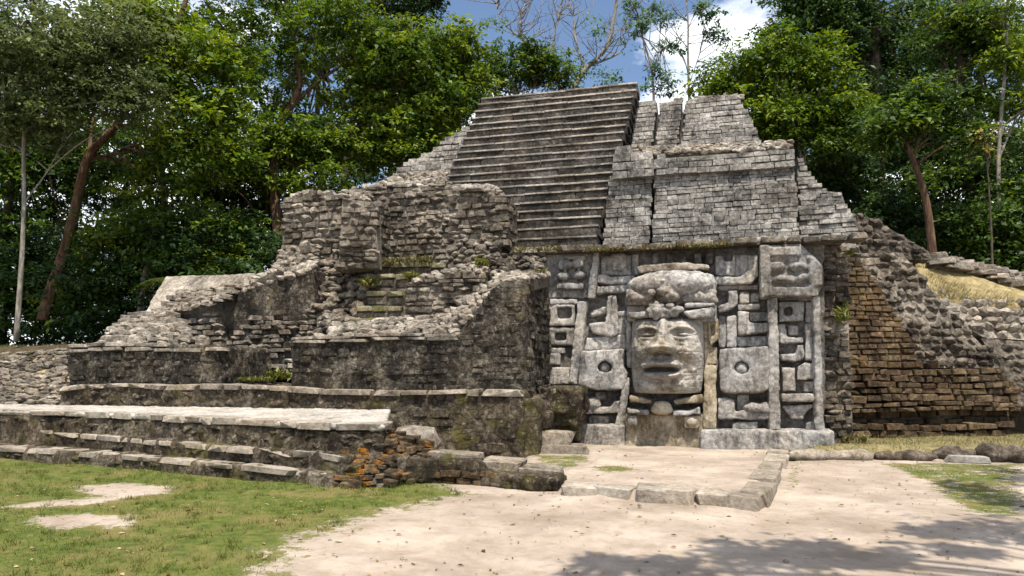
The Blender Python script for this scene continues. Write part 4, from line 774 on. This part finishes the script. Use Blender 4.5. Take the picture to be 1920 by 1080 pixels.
# ------------------------------------------------------------------ trees
def tube(V, F, pts, r0, r1, sides=7):
    n = len(pts); base = len(V)
    for i, p in enumerate(pts):
        d = (pts[min(i+1, n-1)]-pts[max(i-1, 0)]).normalized(); a = d.orthogonal().normalized(); b = d.cross(a)
        f = i/(n-1); r = r0+(r1-r0)*f
        for j in range(sides): an = 2*math.pi*j/sides; V.append(p+a*math.cos(an)*r+b*math.sin(an)*r)
    for i in range(n-1):
        for j in range(sides): q = base+i*sides; F.append((q+j, q+(j+1) % sides, q+sides+(j+1) % sides, q+sides+j))
    F.append(tuple(base+j for j in range(sides-1, -1, -1))); F.append(tuple(base+(n-1)*sides+j for j in range(sides)))
def smoothline(pts, sub=4):
    out = []
    for i in range(len(pts)-1):
        p0, p1, p2, p3 = pts[max(i-1, 0)], pts[i], pts[i+1], pts[min(i+2, len(pts)-1)]
        for k in range(sub):
            t = k/sub; out.append(.5*((2*p1)+(p2-p0)*t+(2*p0-5*p1+4*p2-p3)*t*t+(3*p1-p0-3*p2+p3)*t**3))
    return out+[pts[-1]]
def leaves(name, cl, per, size, tint, mat, parent, rng, flat=.6, droop=.35):
    # cl: array of (x, y, z, r); several sprays of leaves per clump
    cl = np.asarray(cl); n = len(cl); per = int(per*1.3); idx = np.repeat(np.arange(n), per); m = len(idx)
    nspray = 7; sp = rng.normal(0, .42, (n*nspray, 3))*np.array([1, 1, flat]); st = rng.uniform(-.16, .16, n*nspray)
    k = idx*nspray+rng.integers(0, nspray, m)
    off = sp[k]+rng.normal(0, .17, (m, 3))*np.array([1, 1, .45]); pos = cl[idx, :3]+off*cl[idx, 3:4]
    ax = rng.normal(0, 1, (m, 3)); ax[:, 2] = ax[:, 2]*.5-droop; ax += off*.6
    nr = rng.normal(0, .38, (m, 3)); nr[:, 2] += .8; nr[:, 1] -= .45; ln = size*1.1*rng.uniform(.65, 1.35, m)*rng.uniform(.6, 1.3, n)[idx]; wd = ln*rng.uniform(.38, .6, m)
    ct = rng.uniform(-.3, .3, n); tt = tint+ct[idx]+st[k]+rng.normal(0, .1, m)
    return link(name, leaf_mesh(name, pos, ax, nr, ln, wd, tt, mat), parent)
def tree(name, label, D, trunk, rad, blobs, mat='leaf', bark='bark_grey', size=.2, tint=.45, per=70, limbs=(), seed=1, group='trees around the temple', rc=.85, twigs=0, ground=None, conn=4, cat='tree', dens=1.):
    rng = np.random.default_rng(seed); rnd = random.Random(seed)
    tp = [atD(px, py, D) for px, py in trunk]
    if ground is not None: tp = [Vector((tp[0].x, tp[0].y, ground))]+tp if tp[0].z > ground+.3 else tp
    t = thing(name, tp[0], label, cat, group); V, F = [], []
    main = smoothline(tp, 4); tube(V, F, main, rad, rad*.38, 9); joints = main[len(main)//2:]
    for lb in limbs:
        lp = smoothline([atD(px, py, D+(i*.35)) for i, (px, py) in enumerate(lb)], 4); tube(V, F, lp, rad*.42, rad*.12, 6); joints += lp[2:]
    CL = []
    for b in blobs:
        px, py, rx, ry, n = b[:5]; dD = b[5] if len(b) > 5 else 0.
        c = atD(px, py, D+dD); sx = rx*D/FPX; sz = ry*D/FPX; sy = (sx+sz)*.5; n = max(2, int(n*.95*dens)); mine = []
        for _ in range(n):
            d = Vector((rnd.gauss(0, 1), rnd.gauss(0, 1), rnd.gauss(0, 1))).normalized()*(rnd.random()**.45)
            p = c+RT*(d.x*sx)+FW*(d.y*sy)+UP*(d.z*sz); r = rc*rnd.uniform(.55, 1.35); CL.append((p.x, p.y, p.z, r)); mine.append(p)
        for p in rnd.sample(mine, min(conn, len(mine))):
            j = rnd.choice(sorted(joints, key=lambda q: (q-p).length+max(0, q.z-p.z)*1.5)[:6]); L = (p-j).length
            mid = j.lerp(p, .5)+Vector((rnd.uniform(-.12, .12)*L, rnd.uniform(-.12, .12)*L, rnd.uniform(-.02, .14)*L)); tube(V, F, smoothline([j, mid, p], 4), min(rad*.3, .02+.018*L), .012, 5)
    for _ in range(twigs):
        j = rnd.choice(joints); p = j; d = Vector((rnd.gauss(0, 1), rnd.gauss(0, .6), rnd.uniform(.1, 1.4))).normalized(); pts = [p]
        for _ in range(4): d = (d+Vector((rnd.gauss(0, .35), rnd.gauss(0, .35), rnd.uniform(-.1, .35)))).normalized(); p = p+d*rnd.uniform(.3, .75); pts.append(p)
        tube(V, F, pts, .035, .008, 4)
        for q in pts[2:]:
            p2 = q; d2 = Vector((rnd.gauss(0, 1), rnd.gauss(0, 1), rnd.uniform(0, 1))).normalized(); tube(V, F, [q, q+d2*.4, q+d2*.75+UP*.12], .014, .005, 3)
    link('trunk', mesh('trunk', V, F, M[bark]), t)
    if CL: leaves('crown', CL, per, size, tint, M[mat], t, rng)
    return t

tree('gumbo_tree', 'leaning reddish-barked tree forking over the left lawn edge', 24, [(80, 600), (95, 545), (122, 465), (142, 385), (165, 296), (215, 238), (250, 184), (300, 100), (338, 30), (360, -40)], .2,
     [(300, 70, 110, 70, 46), (400, 210, 80, 60, 44), (370, 285, 120, 50, 50), (330, 160, 80, 60, 26), (240, 20, 110, 60, 36), (420, 110, 70, 60, 26), (300, 350, 90, 34, 16)], 'leaf_bright', 'bark_red', .2, .45, 60,
     limbs=[[(165, 296), (205, 292), (262, 262)], [(168, 290), (172, 240), (180, 190)], [(250, 184), (290, 150), (330, 110), (350, 60)], [(300, 100), (285, 40), (280, -20)]], seed=201)
tree('olive_tree', 'tall tree with dull olive foliage in the upper left corner', 21, [(30, 640), (40, 500), (45, 380), (45, 250), (60, 120), (80, 0)], .08,
     [(90, 110, 150, 80, 90), (0, 60, 110, 100, 60), (200, 170, 110, 60, 60), (60, 220, 110, 50, 50), (200, 60, 90, 60, 44), (-60, 200, 80, 90, 30)], 'leaf_olive', 'bark_grey', .15, .55, 85, limbs=[[(45, 380), (90, 320), (120, 260)], [(45, 250), (10, 200), (-20, 150)]], seed=202)
tree('shade_tree', 'dark leafy tree with hanging boughs at the left edge', 27, [(0, 650), (10, 450), (30, 250), (40, 80)], .22, [(60, 330, 130, 70, 70), (20, 440, 120, 70, 60), (200, 330, 110, 60, 50), (120, 250, 120, 60, 50), (60, 540, 90, 50, 40)], 'leaf', 'bark_dark', .19, .32, 70, seed=203)
tree('understory_tree', 'low spreading tree with yellow-green sprays behind the collapsed wing', 25, [(260, 620), (270, 520), (300, 430), (320, 380)], .12, [(300, 420, 140, 50, 60), (400, 440, 90, 50, 44), (230, 470, 110, 50, 44), (350, 490, 110, 40, 40), (130, 560, 90, 40, 30)], 'leaf', 'bark_grey', .17, .55, 65, seed=204)
tree('understory_tree', 'dense dark bush filling the gap left of the chamber', 29, [(460, 560), (460, 480), (450, 380)], .12, [(450, 400, 110, 60, 70), (400, 340, 80, 50, 36), (500, 450, 60, 60, 40), (380, 520, 120, 40, 46), (480, 300, 80, 50, 30)], 'leaf_dark', 'bark_dark', .18, .45, 70, seed=205)
tree('vine_tree', 'tall red-trunked tree hung with vines behind the chamber', 28, [(528, 520), (520, 420), (514, 350), (520, 250), (545, 200), (562, 150), (548, 60), (530, -30)], .24,
     [(470, 30, 120, 60, 50), (560, 90, 80, 70, 36), (640, 30, 90, 50, 40), (500, 270, 100, 50, 54), (440, 330, 90, 50, 44), (570, 275, 70, 36, 34), (610, 340, 70, 40, 30), (400, 100, 70, 60, 24), (500, 170, 60, 50, 16)], 'leaf_bright', 'bark_red', .19, .34, 62,
     limbs=[[(545, 200), (600, 150), (660, 110), (700, 70)], [(520, 250), (480, 170), (455, 80), (440, 10)], [(514, 350), (500, 390), (495, 440)]], seed=206, twigs=26)
tree('broadleaf_tree', 'big rounded broadleaf tree with sunlit crown left of the stairway', 29, [(770, 480), (760, 360), (750, 260), (760, 150), (770, 40)], .3,
     [(770, 110, 130, 70, 84), (830, 190, 90, 70, 70), (690, 190, 80, 60, 50), (860, 90, 50, 50, 30), (720, 110, 70, 60, 40), (740, 260, 120, 60, 60), (800, 280, 80, 40, 34), (660, 290, 70, 50, 30), (880, 160, 50, 40, 26)], 'leaf', 'bark_dark', .21, .66, 75, seed=207)
tree('shade_tree', 'dark overhanging tree crown at the top edge left of the sky', 33, [(640, 520), (650, 300), (690, 100), (720, -40)], .2, [(740, 0, 110, 40, 50), (660, 60, 70, 50, 24), (800, -10, 60, 30, 22), (600, -10, 90, 40, 30)], 'leaf_dark', 'bark_dark', .2, .5, 70, seed=208)
tree('bushy_tree', 'bushy olive-green treetops directly behind the top of the stairway', 36, [(980, 330), (970, 240), (965, 160)], .2, [(950, 135, 80, 45, 60), (1010, 120, 60, 45, 40), (1040, 140, 40, 30, 22), (900, 150, 40, 40, 22)], 'leaf', 'bark_grey', .2, .5, 60, seed=209)
tree('bare_tree', 'nearly leafless grey-branched tree spreading against the blue sky', 38, [(1060, 300), (1072, 180), (1098, 130), (1135, 92), (1150, 40), (1160, -40)], .2, [(1100, 130, 50, 26, 8), (1150, 60, 50, 50, 7), (930, 40, 30, 30, 4), (1120, 150, 70, 20, 10)], 'leaf_pale', 'bark_grey', .2, .5, 28,
     limbs=[[(1072, 180), (1020, 130), (985, 80), (940, 40), (930, 0)], [(1020, 130), (990, 90), (975, 50), (985, 5)], [(1040, 150), (1035, 100), (1045, 40), (1055, -10)], [(1098, 130), (1080, 80), (1075, 30), (1060, -20)], [(1100, 125), (1160, 100), (1180, 70)]], seed=210, twigs=110, conn=0)
tree('slender_tree', 'left of two slender saplings rising beside the topmost tier', 31, [(1228, 250), (1226, 190), (1222, 130), (1205, 70), (1190, 0), (1185, -30)], .07, [(1240, 135, 22, 16, 7), (1198, 45, 24, 24, 8), (1252, 85, 20, 16, 6), (1215, 165, 18, 12, 4), (1245, 170, 20, 12, 5), (1180, 10, 20, 20, 6), (1235, 20, 24, 20, 6), (1262, 155, 12, 10, 3)], 'leaf_pale', 'bark_grey', .17, .4, 34, limbs=[[(1224, 150), (1236, 80), (1240, 10)]], seed=211, rc=.5, conn=4, twigs=10)
tree('slender_tree', 'right of two slender saplings, forked low, beside the topmost tier', 31, [(1293, 250), (1292, 185), (1290, 100), (1290, 40), (1285, -20)], .07, [(1340, 60, 26, 14, 7), (1352, 75, 18, 12, 5), (1255, 35, 24, 18, 6), (1335, 30, 20, 14, 5), (1268, 85, 16, 10, 3), (1310, 10, 26, 16, 6)], 'leaf_pale', 'bark_grey', .17, .4, 34, limbs=[[(1293, 155), (1312, 100), (1325, 40), (1330, -20)], [(1291, 140), (1278, 100), (1255, 82)], [(1290, 90), (1265, 60), (1250, 35)]], seed=212, rc=.5, conn=4, twigs=16)
tree('broadleaf_tree', 'bright green broadleaf tree right of the topmost tier', 28, [(1520, 480), (1510, 380), (1500, 260), (1490, 150)], .26, [(1500, 115, 90, 60, 70), (1400, 140, 80, 50, 54), (1565, 190, 70, 60, 54), (1470, 210, 100, 60, 70), (1345, 165, 40, 26, 18), (1430, 260, 80, 34, 30), (1540, 270, 90, 40, 36), (1600, 240, 50, 50, 22)], 'leaf_bright', 'bark_grey', .18, .4, 80, seed=213)
tree('shade_tree', 'tall dark-crowned forest tree towering over the right flank', 32, [(1660, 520), (1650, 350), (1645, 180), (1640, 20), (1640, -60)], .32, [(1600, 40, 120, 60, 60), (1700, 110, 110, 80, 70), (1550, 20, 80, 40, 44), (1500, 0, 60, 40, 34), (1480, 60, 50, 40, 24), (1760, 20, 90, 50, 40), (1620, 340, 130, 70, 70), (1540, 340, 80, 50, 40), (1720, 240, 90, 80, 50), (1660, 180, 90, 60, 40)], 'leaf_dark', 'bark_dark', .21, .5, 75, seed=214)
tree('forked_tree', 'pale forked trunk leaning in front of the dark forest on the right', 23, [(1750, 500), (1748, 470), (1737, 380), (1716, 310), (1700, 270)], .17, [(1700, 215, 70, 40, 34), (1760, 190, 60, 40, 26), (1650, 240, 50, 40, 22), (1790, 250, 50, 40, 20)], 'leaf', 'bark_red', .18, .45, 65, limbs=[[(1716, 310), (1690, 258), (1662, 238)], [(1712, 300), (1722, 250), (1712, 200)]], seed=215)
tree('vine_tree', 'tall straight dark trunk draped in leaves near the right edge', 26, [(1826, 600), (1822, 420), (1812, 260), (1800, 100), (1798, -50)], .22, [(1850, 70, 80, 60, 50), (1780, 60, 70, 60, 40), (1830, 180, 60, 60, 30), (1770, 330, 70, 60, 36), (1850, 330, 60, 60, 26)], 'leaf', 'bark_dark', .18, .36, 65, seed=216, twigs=14)
tree('slender_tree', 'thin pale tree with light green tufts at the right picture edge', 24, [(1888, 620), (1878, 450), (1872, 300), (1885, 120), (1892, -40)], .1, [(1900, 110, 50, 40, 26), (1930, 200, 50, 50, 22), (1880, 30, 40, 40, 16)], 'leaf_bright', 'bark_grey', .16, .45, 60, limbs=[[(1872, 300), (1905, 220), (1930, 160)]], seed=217)
tree('yellow_shrub', 'yellow-leaved sapling in front of the dark forest at right', 22, [(1862, 560), (1858, 420), (1850, 300)], .05, [(1850, 250, 30, 20, 6), (1862, 285, 20, 14, 3)], 'leaf_yellow', 'bark_dark', .14, .35, 18, seed=218, rc=.5)
tree('understory_tree', 'dark understory tree crowding the right edge behind the rubble', 24, [(1880, 620), (1870, 520), (1850, 440)], .12, [(1860, 430, 80, 60, 60), (1930, 380, 60, 80, 44), (1800, 440, 60, 50, 34), (1890, 500, 60, 40, 34), (1940, 500, 40, 60, 24)], 'leaf', 'bark_dark', .17, .3, 70, seed=219)
tree('understory_tree', 'low dark tree right behind the upper rubble slope', 30, [(1640, 560), (1645, 480), (1650, 420)], .12, [(1640, 410, 90, 50, 60), (1700, 420, 80, 60, 50), (1570, 330, 60, 50, 34), (1760, 420, 60, 60, 34)], 'leaf_dark', 'bark_dark', .18, .45, 70, seed=220)
# deep forest behind
FOREST = [(-40, 38, 'leaf_dark'), (130, 44, 'leaf'), (300, 40, 'leaf_dark'), (430, 46, 'leaf_dark'), (600, 42, 'leaf_dark'), (730, 46, 'leaf'), (840, 48, 'leaf_dark'), (1430, 44, 'leaf_dark'), (1580, 46, 'leaf_dark'), (1700, 42, 'leaf'), (1840, 38, 'leaf_dark'), (1960, 42, 'leaf_dark')]
names = ['first tree from the left', 'second tree from the left', 'third tree from the left', 'fourth tree from the left', 'tree behind the vine-hung red trunk', 'tree behind the big rounded broadleaf crown', 'tree nearest the sky gap on the left', 'tree just right of the sky gap', 'tree behind the bright green broadleaf crown', 'tree behind the pale forked trunk', 'second tree from the right', 'last tree on the right']
for i, ((px, D, mk), nm) in enumerate(zip(FOREST, names)):
    low = 60 if px in (840, 1430) else -20
    tree('forest_tree', nm+' in the dark rear row of forest', D, [(px, 640), (px+10, 420), (px-5, 220), (px+5, 60)], .28, [(px, 120+low, 110, 90, 46), (px-40, 260, 110, 80, 46), (px+50, 300, 110, 80, 46), (px, 430, 110, 80, 40), (px+20, 540, 110, 60, 26)], mk, 'bark_dark', .3, .34, 60, seed=240+i, group='deep forest behind the temple', rc=1.3, conn=3)
def shrubs():
    rng = np.random.default_rng(8); rnd = random.Random(8); CL = []
    for _ in range(330):
        px = rnd.uniform(-120, 520); D = rnd.uniform(23, 32); py = rnd.uniform(440, 640) if px < 300 else rnd.uniform(430, 540)
        p = atD(px, py, D); CL.append((p.x, p.y, p.z, rnd.uniform(.5, 1.1)))
    for _ in range(260):
        p = atD(rnd.uniform(-140, 330), rnd.uniform(480, 660), rnd.uniform(25, 36)); CL.append((p.x, p.y, p.z, rnd.uniform(.6, 1.2)))
    for _ in range(130):
        px = rnd.uniform(1560, 2000); D = rnd.uniform(27, 36); p = atD(px, rnd.uniform(380, 560), D); CL.append((p.x, p.y, p.z, rnd.uniform(.6, 1.1)))
    o = leaves('undergrowth', CL, 60, .2, .3, M['leaf_dark'], None, rng); o['kind'] = 'stuff'; o['label'] = 'dark leafy undergrowth at the foot of the forest'
shrubs()
def palm():
    t = thing('palm_shrub', atD(325, 600, 22.5), 'small palm with drooping fronds in the shade at the forest edge', 'palm'); rng = np.random.default_rng(51); c = np.array(atD(330, 530, 22.5)); V, F = [], []
    tube(V, F, [atD(325, 610, 22.5), atD(330, 530, 22.5)], .08, .06, 7); P, A, Nn, Ln = [], [], [], []
    for i in range(9):
        a = i*2.4; d = np.array([math.cos(a), math.sin(a), 0]); prev = c
        for s in range(2, 16):
            f = s/15; q = c+d*1.3*f+np.array([0, 0, .75*f-1.15*f*f]); sd = np.cross(d, [0, 0, 1])
            for sg in (-1, 1): P.append(q); A.append(d*.6+sd*sg+np.array([0, 0, -.35])); Nn.append([0, 0, 1.]); Ln.append(.42*(1-.6*abs(f-.4)))
        tube(V, F, [Vector(c+d*1.3*f+np.array([0, 0, .75*f-1.15*f*f])) for f in (0, .25, .5, .75, 1)], .015, .006, 4)
    link('trunk', mesh('trunk', V, F, M['bark_dark']), t); Ln = np.array(Ln); link('fronds', leaf_mesh('fronds', np.array(P), np.array(A), np.array(Nn), Ln, Ln*.04+.008, rng.uniform(.3, .8, len(Ln)), M['leaf']), t)
palm()
# tree beside the viewer whose boughs shade the dirt in the right foreground
def overhead():
    t = thing('overhanging_tree', (7.5, 2.0, 0), 'leafy tree beside the viewer whose boughs shade the right foreground dirt', 'tree'); V, F = [], []
    rnd = random.Random(77); rng = np.random.default_rng(77); tr = smoothline([Vector((7.5, 2.0, -.1)), Vector((7.4, 2.2, 3)), Vector((7.0, 2.2, 6)), Vector((6.2, 2.4, 9.))], 4); tube(V, F, tr, .3, .12, 9); CL = []
    def to(g, h): return Vector(g)+Vector((sdir.x/sdir.z*h, sdir.y/sdir.z*h, h))
    spots = [((1180, 1062), 1), ((1240, 1066), 1), ((1130, 1060), .8), ((1380, 1040), 1), ((1460, 1050), 1), ((1540, 1044), 1), ((1600, 1050), .8), ((1500, 1020), .7), ((1660, 1045), .7), ((1740, 1000), .9), ((1800, 990), 1), ((1860, 1000), 1), ((1910, 985), 1), ((1880, 940), 1), ((1930, 940), 1.1), ((1840, 925), 1), ((1910, 905), 1.1), ((1780, 1030), .6), ((1960, 900), 1.3), ((1800, 905), .8), ((1920, 880), 1), ((1990, 960), 1.3), ((2040, 1000), 1.3)]
    for (px, py), s in spots:
        for _ in range(3):
            g = atZ(px+rnd.gauss(0, 14), py+rnd.gauss(0, 4), 0); p = to(g, rnd.uniform(7.5, 9.5)); CL.append((p.x, p.y, p.z, .42*s))
        j = min(tr[6:], key=lambda q: (q-p).length); tube(V, F, smoothline([j, j.lerp(p, .5)+UP*.3, p], 4), .06, .015, 5)
    link('trunk', mesh('trunk', V, F, M['bark_dark']), t); leaves('crown', CL, 75, .13, .45, M['leaf'], t, rng)
overhead()

# ------------------------------------------------------------------ grass, weeds, fallen leaves
def lawn():
    rng = np.random.default_rng(4)
    n = 330000; X = rng.uniform(-14, 9, n); Y = rng.uniform(3.5, 17, n); gm, dry = masks(X, Y)
    dist = np.hypot(X, Y); keep = (rng.random(n) < np.clip((gm-.35)*1.6, 0, 1)*np.clip(9/dist, .3, 1.)) & (Y < 16.8)
    X, Y = X[keep], Y[keep]; patch = .5+.5*np.sin(X*1.7+np.sin(Y*1.3)*2)*np.sin(Y*1.9+np.cos(X)*1.5); m = len(X)
    keep = rng.random(m) < .15+.85*patch; X, Y = X[keep], Y[keep]; patch = patch[keep]; m = len(X)
    o = blades('grass', X, Y, gh(X, Y)-.004, rng.uniform(.015, .05, m)*(.7+.6*patch), rng.uniform(.004, .009, m), .25+.3*rng.random(m)+.35*(1-patch)*rng.random(m), M['grass'], rng, .7)
    o['kind'] = 'stuff'; o['label'] = 'short patchy lawn grass in front of the steps'
    nt_ = 700; tx = rng.uniform(-12, -1, nt_); ty = rng.uniform(3.8, 11, nt_); g_ = masks(tx, ty)[0]; k = g_ > .45; tx, ty = tx[k], ty[k]; q = np.repeat(np.arange(len(tx)), 22); X = tx[q]+rng.normal(0, .035, len(q)); Y = ty[q]+rng.normal(0, .035, len(q)); m = len(X)
    o = blades('grass', X, Y, gh(X, Y)-.004, rng.uniform(.03, .085, m), rng.uniform(.005, .011, m), .2+.5*rng.random(m), M['grass'], rng, .6); o['kind'] = 'stuff'; o['label'] = 'taller grass tufts dotted over the lawn'
    n = 26000; X = rng.uniform(2, 14, n); Y = rng.uniform(13.5, 19, n); k = rng.random(n) < masks(X, Y)[1]; X, Y = X[k], Y[k]; m = len(X)
    o = blades('grass', X, Y, gh(X, Y), rng.uniform(.03, .1, m), rng.uniform(.006, .012, m), rng.random(m), M['drygrass'], rng, .8); o['kind'] = 'stuff'; o['label'] = 'dry yellowish grass between kerb stones and side wall'
    n = 30000; X = rng.uniform(-24, -13.8, n); Y = rng.uniform(12.2, 18.5, n); k = rng.random(n) < .2+.3*np.sin(X*2.1)*np.sin(Y*2.7); X, Y = X[k], Y[k]; m = len(X)
    o = blades('grass', X, Y, gh(X, Y), rng.uniform(.03, .1, m), rng.uniform(.008, .02, m), rng.random(m)*.5, M['drygrass'], rng, .9); o['kind'] = 'stuff'; o['label'] = 'dry grass on the earth bank left of the platform'
    n = 12000; u = rng.random(n); v = rng.random(n); q = [np.array(SLOPE[i]) for i in (0, 1, 2, 3, 4)]
    a = q[1][None]*(1-u)[:, None]+q[2][None]*u[:, None]; b = q[4][None]*(1-u)[:, None]+q[3][None]*u[:, None]; P = a*(1-v)[:, None]+b*v[:, None]
    o = blades('grass', P[:, 0], P[:, 1], P[:, 2]-.06, rng.uniform(.08, .22, n), rng.uniform(.01, .02, n), rng.random(n), M['drygrass'], rng, .8); o['kind'] = 'stuff'; o['label'] = 'dry tufted grass on the fallen flank'
    n = 4200; X = rng.uniform(-9, 6, n); Y = 4+rng.random(n)**1.3*11; gm, dry = masks(X, Y); k = rng.random(n) < .55+.3*np.sin(X*1.1+Y)*np.sin(Y*.8-X*.4); X, Y = X[k], Y[k]; m = len(X)
    ok = ~((Y > 9.2) & (X < -4.2)); X, Y = X[ok], Y[ok]; m = len(X)
    ax = np.stack([rng.normal(0, 1, m), rng.normal(0, 1, m), rng.normal(0, .12, m)], 1); nr = np.stack([rng.normal(0, .3, m), rng.normal(0, .3, m), np.ones(m)], 1); ln = .02+.06*rng.random(m)**2
    o = link('fallen_leaves', leaf_mesh('fallen_leaves', np.stack([X, Y, gh(X, Y)+.012], 1), ax, nr, ln, ln*rng.uniform(.3, .55, m), rng.random(m), M['litter'])); o['kind'] = 'stuff'; o['label'] = 'scattered brown fallen leaves on dirt and grass'
lawn()
def pebbles():
    rng = np.random.default_rng(14); n = 900; X = rng.uniform(-5, 7, n); Y = 4.5+rng.random(n)**1.2*11; gm, dry = masks(X, Y); k = (gm < .45) & (rng.random(n) < .5+.5*np.sin(X*1.9+1)*np.sin(Y*1.3)); X, Y = X[k], Y[k]; m = len(X)
    r = .004+.03*rng.random(m)**5; O = np.array([[1, 0, 0], [0, 1, 0], [-1, 0, 0], [0, -1, 0], [0, 0, .7], [0, 0, -.7]]); V = (np.stack([X, Y, gh(X, Y)+r*.2], 1)[:, None]+O[None]*r[:, None, None]*rng.uniform(.6, 1.4, (m, 6, 1))).reshape(-1, 3)
    T = np.array([[0, 1, 4], [1, 2, 4], [2, 3, 4], [3, 0, 4], [1, 0, 5], [2, 1, 5], [3, 2, 5], [0, 3, 5]]); F = (T[None]+(np.arange(m)*6)[:, None, None]).reshape(-1, 3)
    me = bpy.data.meshes.new('pebbles'); me.from_pydata(V.tolist(), [], F.tolist()); me.materials.append(M['kerb']); o = link('pebbles', me); o['kind'] = 'stuff'; o['label'] = 'small pebbles scattered over the dirt'
pebbles()
def weeds():
    W = [(522, 703, 14.6, .22, 'bright green weeds against the large plastered block', 20, 12, 'grass'), (440, 710, 14.0, .1, 'low green ground plants along the walkway between the blocks', 90, 5, 'grass'), (690, 528, 15.3, .16, 'small green fern beside the loose rubble and inner steps', 16, 12, 'grass'), (772, 516, 15.6, .15, 'small green tuft in the middle of the inner steps', 12, 10, 'grass'),
         (903, 492, 15.0, .15, 'green tuft below the chamber front pier', 10, 10, 'grass'), (1578, 590, 15.5, .16, 'green fern growing in the narrow rough strip beside the mask', 8, 18, 'grass'), (1010, 468, 15.4, .14, 'grass fringe on the ledge left above the mask', 50, 3, 'drygrass'), (1230, 464, 15.35, .13, 'grass fringe on the ledge above the headdress', 130, 3, 'drygrass'),
         (1590, 474, 15.9, .12, 'green moss tufts at the top of the rough strip', 7, 3, 'grass'), (1010, 512, 14.6, .16, 'pale grass tuft on the broken top next to the mask', 12, 4, 'drygrass'), (740, 488, 16.2, .14, 'grass growing on the uppermost inner step', 80, 4, 'drygrass'), (1600, 822, 15.9, .2, 'yellow grass tuft at the foot of the rough strip', 20, 6, 'drygrass'),
         (660, 950-24, 9.5, .2, 'grass clump at the foot of the orange lichen rubble', 60, 6, 'grass')]
    for i, (px, py, Y, h, lab, wx, wy, mk) in enumerate(W):
        rng = np.random.default_rng(300+i); n = int(120+wx*10); c = atY(px, py, Y); s = Y/FPX
        x = c.x+rng.uniform(-wx, wx, n)*s; y = Y+rng.normal(0, .1, n); z = c.z+rng.normal(0, wy*.3, n)*s-h*.3
        a = rng.uniform(0, 6.28, n); ax = np.stack([np.cos(a)*.7, np.sin(a)*.7, rng.uniform(.2, 1.3, n)], 1); nr = np.stack([rng.normal(0, .5, n), rng.normal(0, .5, n), np.ones(n)], 1); ln = h*rng.uniform(.4, 1.1, n)
        o = link('weed_tuft', leaf_mesh('weed_tuft', np.stack([x, y, z], 1), ax, nr, ln, ln*rng.uniform(.2, .4, n), rng.uniform(.2, .9, n), M[mk])); tag(o, lab, 'weeds', 'weeds on the ruin')
weeds()
print('STONES', sum(COUNT.values()), COUNT)
